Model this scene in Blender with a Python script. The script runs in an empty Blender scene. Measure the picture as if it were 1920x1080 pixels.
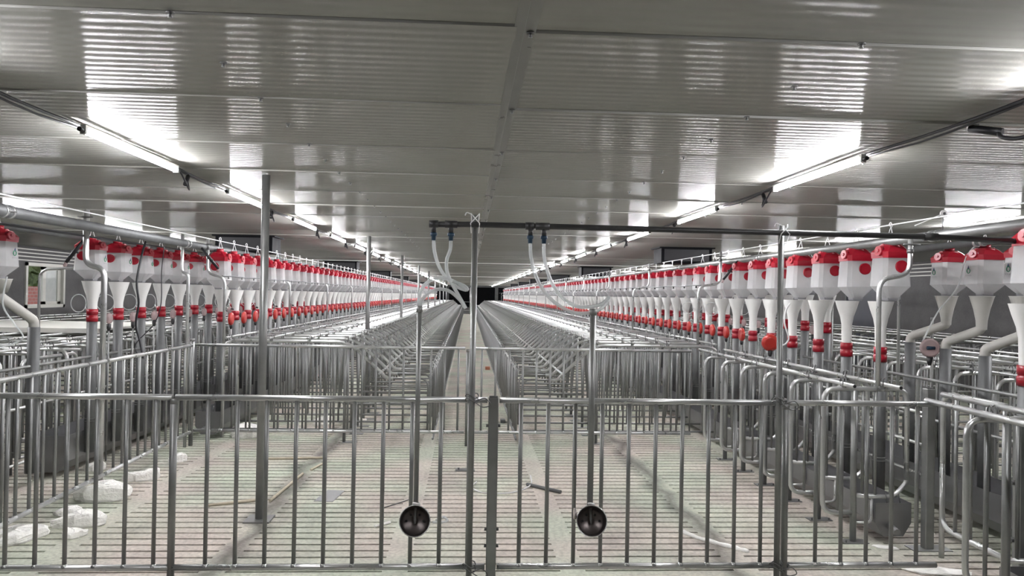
import bpy, math, random
from mathutils import Vector, Matrix
random.seed(7)
S = bpy.context.scene
C = S.collection
R = math.radians
PI = math.pi

# ---------------------------------------------------------------- camera, world, exposure
cam_d = bpy.data.cameras.new('camera')
cam = bpy.data.objects.new('camera', cam_d)
C.objects.link(cam)
cam_d.sensor_width = 36.0
cam_d.lens = 36.0 * 1400 / 1920
cam_d.clip_start = 0.05
cam_d.clip_end = 300
cam.matrix_world = (Matrix.Translation((0, 0, 1.63)) @ Matrix.Rotation(R(-3.344), 4, 'Z')
                    @ Matrix.Rotation(R(90.548), 4, 'X') @ Matrix.Rotation(R(1.0), 4, 'Z'))
S.camera = cam
S.view_settings.view_transform = 'Standard'
S.view_settings.look = 'None'
S.view_settings.gamma = 1
S.view_settings.use_curve_mapping = False
S.view_settings.exposure = 3.6
LAMP_STRENGTH = 16.0
w = bpy.data.worlds.new('world')
S.world = w
w.use_nodes = True
bg = w.node_tree.nodes['Background']
bg.inputs[0].default_value = (0.85, 0.93, 1.0, 1)
bg.inputs[1].default_value = 0.16

# ---------------------------------------------------------------- materials
def nodes(name):
    m = bpy.data.materials.new(name)
    m.use_nodes = True
    nt = m.node_tree
    return m, nt, nt.nodes['Principled BSDF']

def pset(b, **k):
    for kk, v in k.items():
        b.inputs[kk.replace('_', ' ')].default_value = v

def rgba(c):
    return (c[0], c[1], c[2], 1)

def mat(name, col, rough=0.5, metal=0.0, var=0.12, scale=6.0, bump=0.0, rvar=0.1, **k):
    m, nt, b = nodes(name)
    tc = nt.nodes.new('ShaderNodeTexCoord')
    n = nt.nodes.new('ShaderNodeTexNoise')
    n.inputs['Scale'].default_value = scale
    n.inputs['Detail'].default_value = 4
    nt.links.new(tc.outputs['Object'], n.inputs['Vector'])
    r = nt.nodes.new('ShaderNodeValToRGB')
    r.color_ramp.elements[0].position = 0.3
    r.color_ramp.elements[1].position = 0.7
    r.color_ramp.elements[0].color = rgba([c * (1 - var) for c in col])
    r.color_ramp.elements[1].color = rgba([min(1, c * (1 + var)) for c in col])
    nt.links.new(n.outputs['Fac'], r.inputs[0])
    nt.links.new(r.outputs[0], b.inputs['Base Color'])
    mr = nt.nodes.new('ShaderNodeMapRange')
    mr.inputs['To Min'].default_value = max(0, rough - rvar)
    mr.inputs['To Max'].default_value = min(1, rough + rvar)
    nt.links.new(n.outputs['Fac'], mr.inputs[0])
    nt.links.new(mr.outputs[0], b.inputs['Roughness'])
    b.inputs['Metallic'].default_value = metal
    if bump:
        bp = nt.nodes.new('ShaderNodeBump')
        bp.inputs['Strength'].default_value = bump
        bp.inputs['Distance'].default_value = 0.01
        n2 = nt.nodes.new('ShaderNodeTexNoise')
        n2.inputs['Scale'].default_value = scale * 4
        nt.links.new(tc.outputs['Object'], n2.inputs['Vector'])
        nt.links.new(n2.outputs['Fac'], bp.inputs['Height'])
        nt.links.new(bp.outputs[0], b.inputs['Normal'])
    for kk, v in k.items():
        b.inputs[kk.replace('_', ' ')].default_value = v
    return m

M = {}
M['galv'] = mat('galvanised steel', (0.27, 0.275, 0.27), 0.40, 0.6, 0.14, 9)
M['galv_dark'] = mat('weathered galvanised pipe', (0.14, 0.145, 0.145), 0.5, 0.3, 0.16, 7)
M['galv_bright'] = mat('bright galvanised tube', (0.56, 0.57, 0.565), 0.30, 0.75, 0.1, 9)
M['stainless'] = mat('stainless steel', (0.45, 0.42, 0.41), 0.28, 0.95, 0.12, 14)
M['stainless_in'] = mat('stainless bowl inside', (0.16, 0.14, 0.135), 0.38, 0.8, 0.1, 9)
M['trough'] = mat('stainless trough sheet', (0.28, 0.28, 0.285), 0.4, 0.7, 0.12, 4)
M['wire'] = mat('dark tie wire', (0.16, 0.16, 0.16), 0.45, 0.7)
M['red'] = mat('red plastic', (0.30, 0.004, 0.016), 0.32, 0, 0.12, 8)
M['coral'] = mat('orange red plastic', (0.42, 0.025, 0.018), 0.3, 0, 0.1, 8)
M['blackcap'] = mat('black plastic cap', (0.02, 0.02, 0.022), 0.35)
M['white'] = mat('white plastic', (0.68, 0.68, 0.66), 0.4, 0, 0.05, 6)
M['hdpe'] = mat('off white pipe plastic', (0.46, 0.455, 0.42), 0.45, 0, 0.06, 6)
M['black'] = mat('black plastic pipe', (0.035, 0.035, 0.036), 0.38)
M['cable'] = mat('black cable', (0.012, 0.012, 0.015), 0.45)
M['blue'] = mat('blue hose fitting', (0.01, 0.04, 0.08), 0.4)
M['greyslide'] = mat('grey outlet plastic', (0.24, 0.24, 0.25), 0.5)
M['foam'] = mat('torn white foam', (0.94, 0.93, 0.89), 0.8, 0, 0.06, 12, 0.6)
M['wood'] = mat('pale wood', (0.58, 0.52, 0.40), 0.7, 0, 0.15, 20)
M['brick'] = mat('orange brick', (0.42, 0.17, 0.10), 0.85, 0, 0.2, 20)
M['duct'] = mat('dark air inlet box', (0.006, 0.0065, 0.008), 0.6, Specular_IOR_Level=0.1)
M['frame'] = mat('window frame white', (0.5, 0.5, 0.45), 0.4, 0, 0.03)
M['board'] = mat('white board', (0.6, 0.6, 0.56), 0.5, 0, 0.04)
M['rope'] = mat('white string', (0.8, 0.8, 0.8), 0.7)
M['green'] = mat('green ink', (0.02, 0.22, 0.10), 0.5)
M['navy'] = mat('blue ink', (0.01, 0.03, 0.10), 0.5)
M['pit'] = mat('dark slurry pit', (0.012, 0.012, 0.012), 0.9)
M['column'] = mat('grey wall column', (0.12, 0.125, 0.125), 0.8)
M['leaf'] = mat('leaves', (0.10, 0.13, 0.05), 0.7, 0, 0.6, 9)
M['door'] = mat('dark navy door', (0.014, 0.018, 0.032), 0.45)

# concrete
def concrete(name, c1, c2, tint=True, dirt=0.5):
    m, nt, b = nodes(name)
    tc = nt.nodes.new('ShaderNodeTexCoord')
    L = nt.links.new
    n1 = nt.nodes.new('ShaderNodeTexNoise'); n1.inputs['Scale'].default_value = 1.3; n1.inputs['Detail'].default_value = 8
    n1.inputs['Roughness'].default_value = 0.65
    L(tc.outputs['Object'], n1.inputs['Vector'])
    r1 = nt.nodes.new('ShaderNodeValToRGB')
    r1.color_ramp.elements[0].position = 0.32; r1.color_ramp.elements[1].position = 0.62
    r1.color_ramp.elements[0].color = rgba(c1); r1.color_ramp.elements[1].color = rgba(c2)
    L(n1.outputs['Fac'], r1.inputs[0])
    n2 = nt.nodes.new('ShaderNodeTexNoise'); n2.inputs['Scale'].default_value = 38; n2.inputs['Detail'].default_value = 6
    L(tc.outputs['Object'], n2.inputs['Vector'])
    r2 = nt.nodes.new('ShaderNodeValToRGB')
    r2.color_ramp.elements[0].position = 0.25; r2.color_ramp.elements[1].position = 0.6
    r2.color_ramp.elements[0].color = (dirt, dirt, dirt, 1); r2.color_ramp.elements[1].color = (1, 1, 1, 1)
    L(n2.outputs['Fac'], r2.inputs[0])
    mx = nt.nodes.new('ShaderNodeMixRGB'); mx.blend_type = 'MULTIPLY'; mx.inputs[0].default_value = 0.7
    L(r1.outputs[0], mx.inputs[1]); L(r2.outputs[0], mx.inputs[2])
    out = mx.outputs[0]
    if tint:
        n3 = nt.nodes.new('ShaderNodeTexNoise'); n3.inputs['Scale'].default_value = 1.1; n3.inputs['Detail'].default_value = 1
        mp = nt.nodes.new('ShaderNodeMapping'); mp.inputs['Location'].default_value = (5, 9, 0)
        L(tc.outputs['Object'], mp.inputs[0]); L(mp.outputs[0], n3.inputs['Vector'])
        r3 = nt.nodes.new('ShaderNodeValToRGB')
        r3.color_ramp.elements[0].position = 0.38; r3.color_ramp.elements[1].position = 0.62
        r3.color_ramp.elements[0].color = (1.0, 0.90, 0.88, 1); r3.color_ramp.elements[1].color = (0.90, 1.0, 0.88, 1)
        L(n3.outputs['Fac'], r3.inputs[0])
        m2 = nt.nodes.new('ShaderNodeMixRGB'); m2.blend_type = 'MULTIPLY'; m2.inputs[0].default_value = 0.8
        L(out, m2.inputs[1]); L(r3.outputs[0], m2.inputs[2]); out = m2.outputs[0]
        # dark wet stains along the slat joints
        sx = nt.nodes.new('ShaderNodeSeparateXYZ'); L(tc.outputs['Object'], sx.inputs[0])
        ns = nt.nodes.new('ShaderNodeTexNoise'); ns.inputs['Scale'].default_value = 1.6; ns.inputs['Detail'].default_value = 5
        L(tc.outputs['Object'], ns.inputs['Vector'])
        prev = None
        for x0 in (-1.45, 1.66):
            a = nt.nodes.new('ShaderNodeMath'); a.operation = 'SUBTRACT'; L(sx.outputs[0], a.inputs[0]); a.inputs[1].default_value = x0
            c = nt.nodes.new('ShaderNodeMath'); c.operation = 'MULTIPLY_ADD'; L(ns.outputs['Fac'], c.inputs[0]); c.inputs[1].default_value = 0.5; c.inputs[2].default_value = -0.25
            d = nt.nodes.new('ShaderNodeMath'); d.operation = 'ADD'; L(a.outputs[0], d.inputs[0]); L(c.outputs[0], d.inputs[1])
            e = nt.nodes.new('ShaderNodeMath'); e.operation = 'ABSOLUTE'; L(d.outputs[0], e.inputs[0])
            g = nt.nodes.new('ShaderNodeMapRange'); L(e.outputs[0], g.inputs[0])
            g.inputs['From Min'].default_value = 0.0; g.inputs['From Max'].default_value = 0.13
            g.inputs['To Min'].default_value = 0.34; g.inputs['To Max'].default_value = 1.0
            if prev is None: prev = g.outputs[0]
            else:
                h = nt.nodes.new('ShaderNodeMath'); h.operation = 'MULTIPLY'; L(prev, h.inputs[0]); L(g.outputs[0], h.inputs[1]); prev = h.outputs[0]
        m3 = nt.nodes.new('ShaderNodeMixRGB'); m3.blend_type = 'MULTIPLY'; m3.inputs[0].default_value = 1
        L(out, m3.inputs[1]); L(prev, m3.inputs[2]); out = m3.outputs[0]
    L(out, b.inputs['Base Color'])
    b.inputs['Roughness'].default_value = 0.75
    bp = nt.nodes.new('ShaderNodeBump'); bp.inputs['Strength'].default_value = 0.35; bp.inputs['Distance'].default_value = 0.01
    L(n2.outputs['Fac'], bp.inputs['Height']); L(bp.outputs[0], b.inputs['Normal'])
    return m

M['floor'] = concrete('slatted concrete floor', (0.47, 0.46, 0.42), (0.68, 0.66, 0.60))
M['wall'] = concrete('grey cement wall', (0.070, 0.069, 0.069), (0.110, 0.107, 0.107), False, 0.8)

# ceiling: ribbed painted steel, panels each tilted a touch
def ceiling_mat():
    m, nt, b = nodes('ribbed glossy ceiling sheet')
    L = nt.links.new
    tc = nt.nodes.new('ShaderNodeTexCoord')
    sx = nt.nodes.new('ShaderNodeSeparateXYZ'); L(tc.outputs['Object'], sx.inputs[0])
    s = nt.nodes.new('ShaderNodeMath'); s.operation = 'MULTIPLY'; L(sx.outputs[1], s.inputs[0]); s.inputs[1].default_value = 2 * PI / 0.0667
    si = nt.nodes.new('ShaderNodeMath'); si.operation = 'SINE'; L(s.outputs[0], si.inputs[0])
    si2 = nt.nodes.new('ShaderNodeMath'); si2.operation = 'MULTIPLY'; L(si.outputs[0], si2.inputs[0]); si2.inputs[1].default_value = 0.0008
    mp = nt.nodes.new('ShaderNodeMapping'); mp.inputs['Scale'].default_value = (0.5, 7, 1); L(tc.outputs['Object'], mp.inputs[0])
    nz = nt.nodes.new('ShaderNodeTexNoise'); nz.inputs['Scale'].default_value = 1.5; nz.inputs['Detail'].default_value = 2; L(mp.outputs[0], nz.inputs['Vector'])
    mz = nt.nodes.new('ShaderNodeMath'); mz.operation = 'MULTIPLY'; L(nz.outputs['Fac'], mz.inputs[0]); mz.inputs[1].default_value = 0.0025
    ad = nt.nodes.new('ShaderNodeMath'); ad.operation = 'ADD'; L(si2.outputs[0], ad.inputs[0]); L(mz.outputs[0], ad.inputs[1])
    bp = nt.nodes.new('ShaderNodeBump'); bp.inputs['Strength'].default_value = 1; bp.inputs['Distance'].default_value = 1.0
    L(ad.outputs[0], bp.inputs['Height']); L(bp.outputs[0], b.inputs['Normal'])
    n2 = nt.nodes.new('ShaderNodeTexNoise'); n2.inputs['Scale'].default_value = 0.6; n2.inputs['Detail'].default_value = 3
    L(tc.outputs['Object'], n2.inputs['Vector'])
    r = nt.nodes.new('ShaderNodeValToRGB')
    r.color_ramp.elements[0].position = 0.3; r.color_ramp.elements[1].position = 0.7
    r.color_ramp.elements[0].color = (0.34, 0.335, 0.30, 1); r.color_ramp.elements[1].color = (0.385, 0.385, 0.36, 1)
    L(n2.outputs['Fac'], r.inputs[0]); L(r.outputs[0], b.inputs['Base Color'])
    pset(b, Roughness=0.25, Metallic=0.0, Anisotropic=1.0)
    tg = nt.nodes.new('ShaderNodeCombineXYZ'); tg.inputs[1].default_value = 1.0
    L(tg.outputs[0], b.inputs['Tangent'])
    b.inputs['Specular IOR Level'].default_value = 0.42
    return m
M['ceiling'] = ceiling_mat()
M['strip'] = mat('ceiling joint strip', (0.22, 0.218, 0.205), 0.3, 0.2, 0.04)
M['gap'] = mat('dark seam', (0.05, 0.05, 0.05), 0.8)

def emit(name, col, st):
    m = bpy.data.materials.new(name); m.use_nodes = True
    nt = m.node_tree; nt.nodes.clear()
    e = nt.nodes.new('ShaderNodeEmission'); e.inputs[0].default_value = rgba(col); e.inputs[1].default_value = st
    o = nt.nodes.new('ShaderNodeOutputMaterial'); nt.links.new(e.outputs[0], o.inputs[0])
    return m
M['lamp'] = emit('lit lamp tube', (0.97, 0.96, 1.0), LAMP_STRENGTH)

def clearish(name, col, trans, rough=0.25, translu=0.35):
    m = bpy.data.materials.new(name); m.use_nodes = True
    nt = m.node_tree; b = nt.nodes['Principled BSDF']; L = nt.links.new
    b.inputs['Base Color'].default_value = rgba(col); b.inputs['Roughness'].default_value = rough
    tl = nt.nodes.new('ShaderNodeBsdfTranslucent'); tl.inputs[0].default_value = rgba(col)
    tp = nt.nodes.new('ShaderNodeBsdfTransparent'); tp.inputs[0].default_value = rgba([min(1, c * 1.1) for c in col])
    m1 = nt.nodes.new('ShaderNodeMixShader'); m1.inputs[0].default_value = translu
    L(b.outputs[0], m1.inputs[1]); L(tl.outputs[0], m1.inputs[2])
    m2 = nt.nodes.new('ShaderNodeMixShader')
    tc = nt.nodes.new('ShaderNodeTexCoord'); n = nt.nodes.new('ShaderNodeTexNoise'); n.inputs['Scale'].default_value = 7
    L(tc.outputs['Object'], n.inputs['Vector'])
    mr = nt.nodes.new('ShaderNodeMapRange'); mr.inputs['To Min'].default_value = max(0, trans - 0.12); mr.inputs['To Max'].default_value = min(1, trans + 0.12)
    L(n.outputs['Fac'], mr.inputs[0]); L(mr.outputs[0], m2.inputs[0])
    L(m1.outputs[0], m2.inputs[1]); L(tp.outputs[0], m2.inputs[2])
    L(m2.outputs[0], nt.nodes['Material Output'].inputs[0])
    return m
M['hopper'] = clearish('translucent hopper plastic', (0.72, 0.725, 0.725), 0.40, 0.2, 0.5)
M['hose'] = clearish('clear hose', (0.80, 0.82, 0.82), 0.40, 0.12)
M['cup'] = clearish('clear pink cup', (0.62, 0.52, 0.52), 0.45, 0.15)
M['glass'] = clearish('frosted window glass', (0.66, 0.68, 0.66), 0.35, 0.15)

def brickwall():
    m, nt, b = nodes('red brick wall')
    t = nt.nodes.new('ShaderNodeTexBrick'); tc = nt.nodes.new('ShaderNodeTexCoord')
    sp = nt.nodes.new('ShaderNodeSeparateXYZ'); cb = nt.nodes.new('ShaderNodeCombineXYZ')
    nt.links.new(tc.outputs['Object'], sp.inputs[0]); nt.links.new(sp.outputs[1], cb.inputs[0]); nt.links.new(sp.outputs[2], cb.inputs[1])
    nt.links.new(cb.outputs[0], t.inputs['Vector'])
    t.inputs['Scale'].default_value = 2.5
    t.inputs['Color1'].default_value = (0.42, 0.13, 0.11, 1); t.inputs['Color2'].default_value = (0.33, 0.10, 0.08, 1)
    t.inputs['Mortar'].default_value = (0.35, 0.28, 0.25, 1)
    nt.links.new(t.outputs[0], b.inputs['Base Color'])
    return m
M['brickwall'] = brickwall()

# ---------------------------------------------------------------- mesh builder
def arc_path(pts, rad, n=4):
    """round the corners of a polyline"""
    pts = [Vector(p) for p in pts]
    out = [pts[0]]
    for i in range(1, len(pts) - 1):
        a, b, c = pts[i - 1], pts[i], pts[i + 1]
        u = (a - b); v = (c - b)
        r = min(rad, u.length * 0.49, v.length * 0.49)
        p0 = b + u.normalized() * r; p1 = b + v.normalized() * r
        for k in range(n + 1):
            t = k / n
            out.append((1 - t) ** 2 * p0 + 2 * t * (1 - t) * b + t * t * p1)
    out.append(pts[-1])
    return out

def smooth_path(pts, n=6):
    """Catmull-Rom through points"""
    P = [Vector(p) for p in pts]
    P = [P[0] * 2 - P[1]] + P + [P[-1] * 2 - P[-2]]
    out = []
    for i in range(1, len(P) - 2):
        for k in range(n):
            t = k / n
            out.append(0.5 * ((2 * P[i]) + (P[i + 1] - P[i - 1]) * t + (2 * P[i - 1] - 5 * P[i] + 4 * P[i + 1] - P[i + 2]) * t * t
                              + (3 * P[i] - P[i - 1] - 3 * P[i + 1] + P[i + 2]) * t ** 3))
    out.append(P[-2])
    return out

class MB:
    def __init__(s): s.v = []; s.f = []; s.mi = []; s.sm = []; s.mats = []
    def m(s, name):
        if name not in s.mats: s.mats.append(name)
        return s.mats.index(name)
    def add(s, vs, fs, mat, smooth=False):
        o = len(s.v); k = s.m(mat)
        s.v += [tuple(x) for x in vs]
        for f in fs:
            s.f.append(tuple(i + o for i in f)); s.mi.append(k); s.sm.append(smooth if isinstance(smooth, bool) else len(f) == 4)
        return s
    def box(s, x0, x1, y0, y1, z0, z1, mat):
        v = [(x0, y0, z0), (x1, y0, z0), (x1, y1, z0), (x0, y1, z0), (x0, y0, z1), (x1, y0, z1), (x1, y1, z1), (x0, y1, z1)]
        return s.add(v, [(0, 3, 2, 1), (4, 5, 6, 7), (0, 1, 5, 4), (1, 2, 6, 5), (2, 3, 7, 6), (3, 0, 4, 7)], mat)
    def bbox(s, x0, x1, y0, y1, z0, z1, b, mat):
        """bevelled box (chamfer on the vertical and top edges)"""
        def ring(i, z):
            return [(x0 + i + b, y0 + i, z), (x1 - i - b, y0 + i, z), (x1 - i, y0 + i + b, z), (x1 - i, y1 - i - b, z),
                    (x1 - i - b, y1 - i, z), (x0 + i + b, y1 - i, z), (x0 + i, y1 - i - b, z), (x0 + i, y0 + i + b, z)]
        return s.loft([ring(0, z0), ring(0, z1 - b), ring(b * 0.8, z1)], mat)
    def loft(s, rings, mat, smooth=False, cap=True):
        n = len(rings[0]); vs = [p for r in rings for p in r]; fs = []
        for i in range(len(rings) - 1):
            for j in range(n):
                a = i * n + j; b = i * n + (j + 1) % n
                fs.append((a, b, b + n, a + n))
        o = len(s.v); k = s.m(mat)
        s.v += [tuple(x) for x in vs]
        for f in fs: s.f.append(tuple(i + o for i in f)); s.mi.append(k); s.sm.append(smooth)
        if cap:
            s.f.append(tuple(o + i for i in reversed(range(n)))); s.mi.append(k); s.sm.append(False)
            L = (len(rings) - 1) * n
            s.f.append(tuple(o + L + i for i in range(n))); s.mi.append(k); s.sm.append(False)
        return s
    def tube(s, path, r, mat, n=8, cap=True):
        P = [Vector(p) for p in path]
        rs = r if isinstance(r, (list, tuple)) else [r] * len(P)
        rings = []; up = None
        for i, p in enumerate(P):
            d = (P[min(i + 1, len(P) - 1)] - P[max(i - 1, 0)])
            if d.length < 1e-9: d = Vector((0, 0, 1))
            d.normalize()
            if up is None:
                up = Vector((0, 0, 1)) if abs(d.z) < 0.9 else Vector((1, 0, 0))
            a = d.cross(up)
            if a.length < 1e-4: a = d.cross(Vector((0.3, 1, 0.2)))
            a.normalize(); bb = a.cross(d); up = bb
            rings.append([p + (a * math.cos(2 * PI * j / n) + bb * math.sin(2 * PI * j / n)) * rs[i] for j in range(n)])
        return s.loft(rings, mat, True, cap)
    def revolve(s, c, ax, prof, mat, n=28, cap=True):
        c = Vector(c); ax = Vector(ax).normalized(); a = ax.cross(Vector((0, 0, 1))).normalized(); b = a.cross(ax)
        return s.loft([[c + ax * t + (a * math.cos(2 * PI * j / n) + b * math.sin(2 * PI * j / n)) * r for j in range(n)] for t, r in prof], mat, True, cap)
    def sqtube(s, p0, p1, w, mat):
        p0 = Vector(p0); h = w / 2
        return s.box(p0.x - h, p0.x + h, p0.y - h, p0.y + h, p0.z, Vector(p1).z, mat)
    def disc(s, c, axis, r, t, mat, n=16, dome=0.0):
        c = Vector(c); ax = Vector(axis).normalized()
        if dome: return s.tube([c, c + ax * t, c + ax * (t + dome * .6), c + ax * (t + dome)], [r, r, r * .8, r * .35], mat, n)
        return s.tube([c, c + ax * t], r, mat, n)
    def lathe(s, prof, c, mat, n=16, cap=False):
        c = Vector(c)
        return s.loft([[(c.x + r * math.cos(2 * PI * j / n), c.y + r * math.sin(2 * PI * j / n), c.z + z) for j in range(n)] for r, z in prof], mat, True, cap)
    def build(s, name, parent=None, loc=None):
        me = bpy.data.meshes.new(name)
        me.from_pydata(s.v, [], s.f)
        for k in s.mats: me.materials.append(M[k])
        me.polygons.foreach_set('material_index', s.mi)
        me.polygons.foreach_set('use_smooth', s.sm)
        me.update()
        o = bpy.data.objects.new(name, me); C.objects.link(o)
        if parent: o.parent = parent
        if loc: o.location = loc
        return o

def tag(o, label=None, cat=None, group=None, kind=None):
    for k, v in (('label', label), ('category', cat), ('group', group), ('kind', kind)):
        if v: o[k] = v
    return o
def empty(name, label, cat, loc=(0, 0, 0), group=None):
    o = bpy.data.objects.new(name, None); C.objects.link(o); o.location = loc
    o.empty_display_size = 0.1
    return tag(o, label, cat, group)
def struct(mb, name):
    return tag(mb.build(name), kind='structure')
CHILD = {}
def kids(o):
    return [c for c in C.objects if c.parent == o]
def proto_tree(o):
    return [(c, [g for g in kids(c)]) for c in kids(o)]
def dup(root, tree, loc, label, group=None, cat=None):
    r = root.copy(); C.objects.link(r); r.location = loc; r['label'] = label
    if group: r['group'] = group
    if cat: r['category'] = cat
    for c, gs in tree:
        d = c.copy(); C.objects.link(d); d.parent = r
        for g in gs:
            e = g.copy(); C.objects.link(e); e.parent = d
    return r

ORD = ['nearest', 'second', 'third', 'fourth', 'fifth', 'sixth', 'seventh', 'eighth', 'ninth', 'tenth', 'eleventh', 'twelfth', 'thirteenth', 'fourteenth']

# ---------------------------------------------------------------- room shell
X0, X1, Y0, Y1, H = -9.0, 9.2, -3.0, 70.0, 2.46
mb = MB()
bands = [(-9.0, -7.75)]
bw = 0.075
edges = [-8.8 + 1.05 * k for k in range(18)]
xb = [-9.0] + [-1.45 + 1.05 * k for k in range(-7, 10)] + [9.2]
for x in xb[1:-1]:
    mb.box(x - bw, x + bw, Y0, Y1, -0.1, 0, 'floor')
mb.box(-9.0, -8.88, Y0, Y1, -0.1, 0, 'floor'); mb.box(9.08, 9.2, Y0, Y1, -0.1, 0, 'floor')
P_ = 0.118; SL = 0.017
ny = int((Y1 - Y0) / P_)
for i in range(len(xb) - 1):
    a = xb[i] + (bw if i else 0.12); b = xb[i + 1] - (bw if i < len(xb) - 2 else 0.12)
    # wide bays out of sight beside the walls: coarser
    for k in range(ny):
        y = Y0 + k * P_
        j = k % 9
        cut = 0.03 if (k * 7 + i * 3) % 5 == 0 else 0.0
        sl = 0.025 if (k % 9) else 0.032
        mb.box(a, b, y, y + P_ - sl, -0.1, 0, 'floor') if y < 34 else None
    mb.box(a, b, 34, Y1, -0.1, 0, 'floor')
struct(mb, 'floor')
mb = MB(); mb.box(X0, X1, Y0, Y1, -0.62, -0.6, 'pit'); struct(mb, 'floor_pit')

# ceiling panels with real gaps between them
mb = MB()
seams = [2.30 + 0.985 * k - 0.985 * 6 for k in range(0, 76)]
seams = [y for y in seams if y > Y0 + .2 and y < Y1 - .2]
for side, (xa, xc, dy) in enumerate(((X0, 0.135, -0.02), (0.19, X1, 0.03))):
    ys = [Y0] + [y + dy for y in seams] + [Y1]
    for i in range(len(ys) - 1):
        t = random.uniform(-0.006, 0.006)
        a, b = ys[i] + 0.004, ys[i + 1] - 0.004
        za, zb = H + t, H - t
        v = [(xa, a, za), (xc, a, za), (xc, b, zb), (xa, b, zb), (xa, a, H + .05), (xc, a, H + .05), (xc, b, H + .05), (xa, b, H + .05)]
        mb.add(v, [(0, 3, 2, 1), (4, 5, 6, 7), (0, 1, 5, 4), (1, 2, 6, 5), (2, 3, 7, 6), (3, 0, 4, 7)], 'ceiling')
mb.box(X0, X1, Y0, Y1, H + 0.05, H + 0.07, 'gap')
struct(mb, 'ceiling')
mb = MB(); mb.box(0.128, 0.197, Y0, Y1, H - 0.004, H - 0.0015, 'strip')
mb.box(0.160, 0.165, Y0, Y1, H - 0.008, H - 0.004, 'strip'); struct(mb, 'trim_1')
# ceiling/wall corner strips (white corrugated edge)
for nm, xx, sg in (('trim_2', X0, 1), ('trim_3', X1, -1)):
    mb = MB()
    for k in range(4):
        z = 2.16 + k * 0.075
        a, b = sorted((xx, xx + sg * (0.02 + 0.012 * (k % 2))))
        mb.box(a, b, Y0, Y1, z, z + 0.022, 'frame')
    struct(mb, nm)

# walls with openings
wy0, wy1, wz0, wz1 = 15.72, 17.2, 1.19, 2.13
mb = MB(); t = 0.24
mb.box(X0 - t, X0, Y0, wy0, -0.6, H + .1, 'wall'); mb.box(X0 - t, X0, wy1, Y1, -0.6, H + .1, 'wall')
mb.box(X0 - t, X0, wy0, wy1, -0.6, wz0, 'wall'); mb.box(X0 - t, X0, wy0, wy1, wz1, H + .1, 'wall')
struct(mb, 'wall_left')
mb = MB(); mb.box(X1, X1 + t, Y0, Y1, -0.6, H + .1, 'wall'); struct(mb, 'wall_right')
mb = MB(); mb.box(X0 - t, X1 + t, Y0 - t, Y0, -0.6, H + .1, 'wall'); struct(mb, 'wall_behind')
# far wall: low plinth, columns and dark openings between them
mb = MB()
mb.box(X0 - t, X1 + t, Y1, Y1 + t, -0.6, 0.42, 'wall')
mb.box(X0 - t, X1 + t, Y1, Y1 + t, 2.30, H + .1, 'column')
x = X0
while x < X1:
    mb.box(x, x + 0.3, Y1, Y1 + t, 0.42, 2.30, 'column'); x += 2.3
mb.box(X0 - t, X1 + t, Y1 + 1.2, Y1 + 1.3, -0.6, H + .1, 'duct')
mb.box(X0 - t, X1 + t, Y1 + t, Y1 + 1.3, H, H + .1, 'duct'); mb.box(X0 - t, X1 + t, Y1 + t, Y1 + 1.3, -.6, -.5, 'duct')
struct(mb, 'wall_far')

# sliding window in the left wall
win = tag(empty('window_1', None, None), kind='structure')
mb = MB()
for a, b, c, d in ((wy0, wy1, wz0, wz0 + .07), (wy0, wy1, wz1 - .07, wz1), (wy0, wy0 + .07, wz0, wz1), (wy1 - .07, wy1, wz0, wz1)):
    mb.box(X0 - .16, X0 + .03, a, b, c, d, 'frame')
mb.build('window_frame', win)
mb = MB(); ym = 16.42
for a, b, c, d in ((ym, wy1 - .07, wz0 + .07, wz0 + .13), (ym, wy1 - .07, wz1 - .13, wz1 - .07), (ym, ym + .12, wz0 + .07, wz1 - .07), (wy1 - .2, wy1 - .07, wz0 + .07, wz1 - .07)):
    mb.box(X0 - .08, X0 - .03, a, b, c, d, 'frame')
mb.build('sliding_sash', win)
mb = MB(); mb.box(X0 - .065, X0 - .055, ym + .1, wy1 - .15, wz0 + .1, wz1 - .1, 'glass'); mb.build('pane', win)
# outside the window: brick wall and shrub in daylight
mb = MB(); mb.box(-13.3, -13.0, 8, 32, -0.4, 1.64, 'brickwall')
tag(mb.build('garden_wall'), 'low red brick wall outside the open window', 'wall')
mb = MB()
for i in range(900):
    c = Vector((-14.4 + random.uniform(-.7, .7), random.uniform(17, 33), random.uniform(1.2, 3.8)))
    a = Vector((random.uniform(-1, 1), random.uniform(-1, 1), random.uniform(-1, 1))).normalized() * 0.22
    b = a.cross(Vector((random.uniform(-1, 1), random.uniform(-1, 1), random.uniform(-1, 1)))).normalized() * 0.10
    mb.add([c - a, c - b, c + a, c + b], [(0, 1, 2, 3)], 'leaf')
mb.box(-14.5, -14.4, 18, 32, -0.4, 2.9, 'leaf')
tag(mb.build('leafy_shrub'), 'leafy green shrub seen through the open left window', 'shrub')
mb = MB(); mb.box(-20, X0 - t, 0, 45, -0.5, -0.4, 'floor'); struct(mb, 'floor_outside')

# navy door in the right wall
dr = tag(empty('door_1', None, None), kind='structure')
mb = MB(); mb.box(X1 - .03, X1, 16.1, 17.6, 0, 2.1, 'door'); mb.build('door_leaf', dr)
mb = MB()
for a, b, c, d in ((16.03, 16.1, 0, 2.17), (17.6, 17.67, 0, 2.17), (16.03, 17.67, 2.1, 2.17)):
    mb.box(X1 - .05, X1, a, b, c, d, 'column')
mb.build('door_frame', dr)

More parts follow.
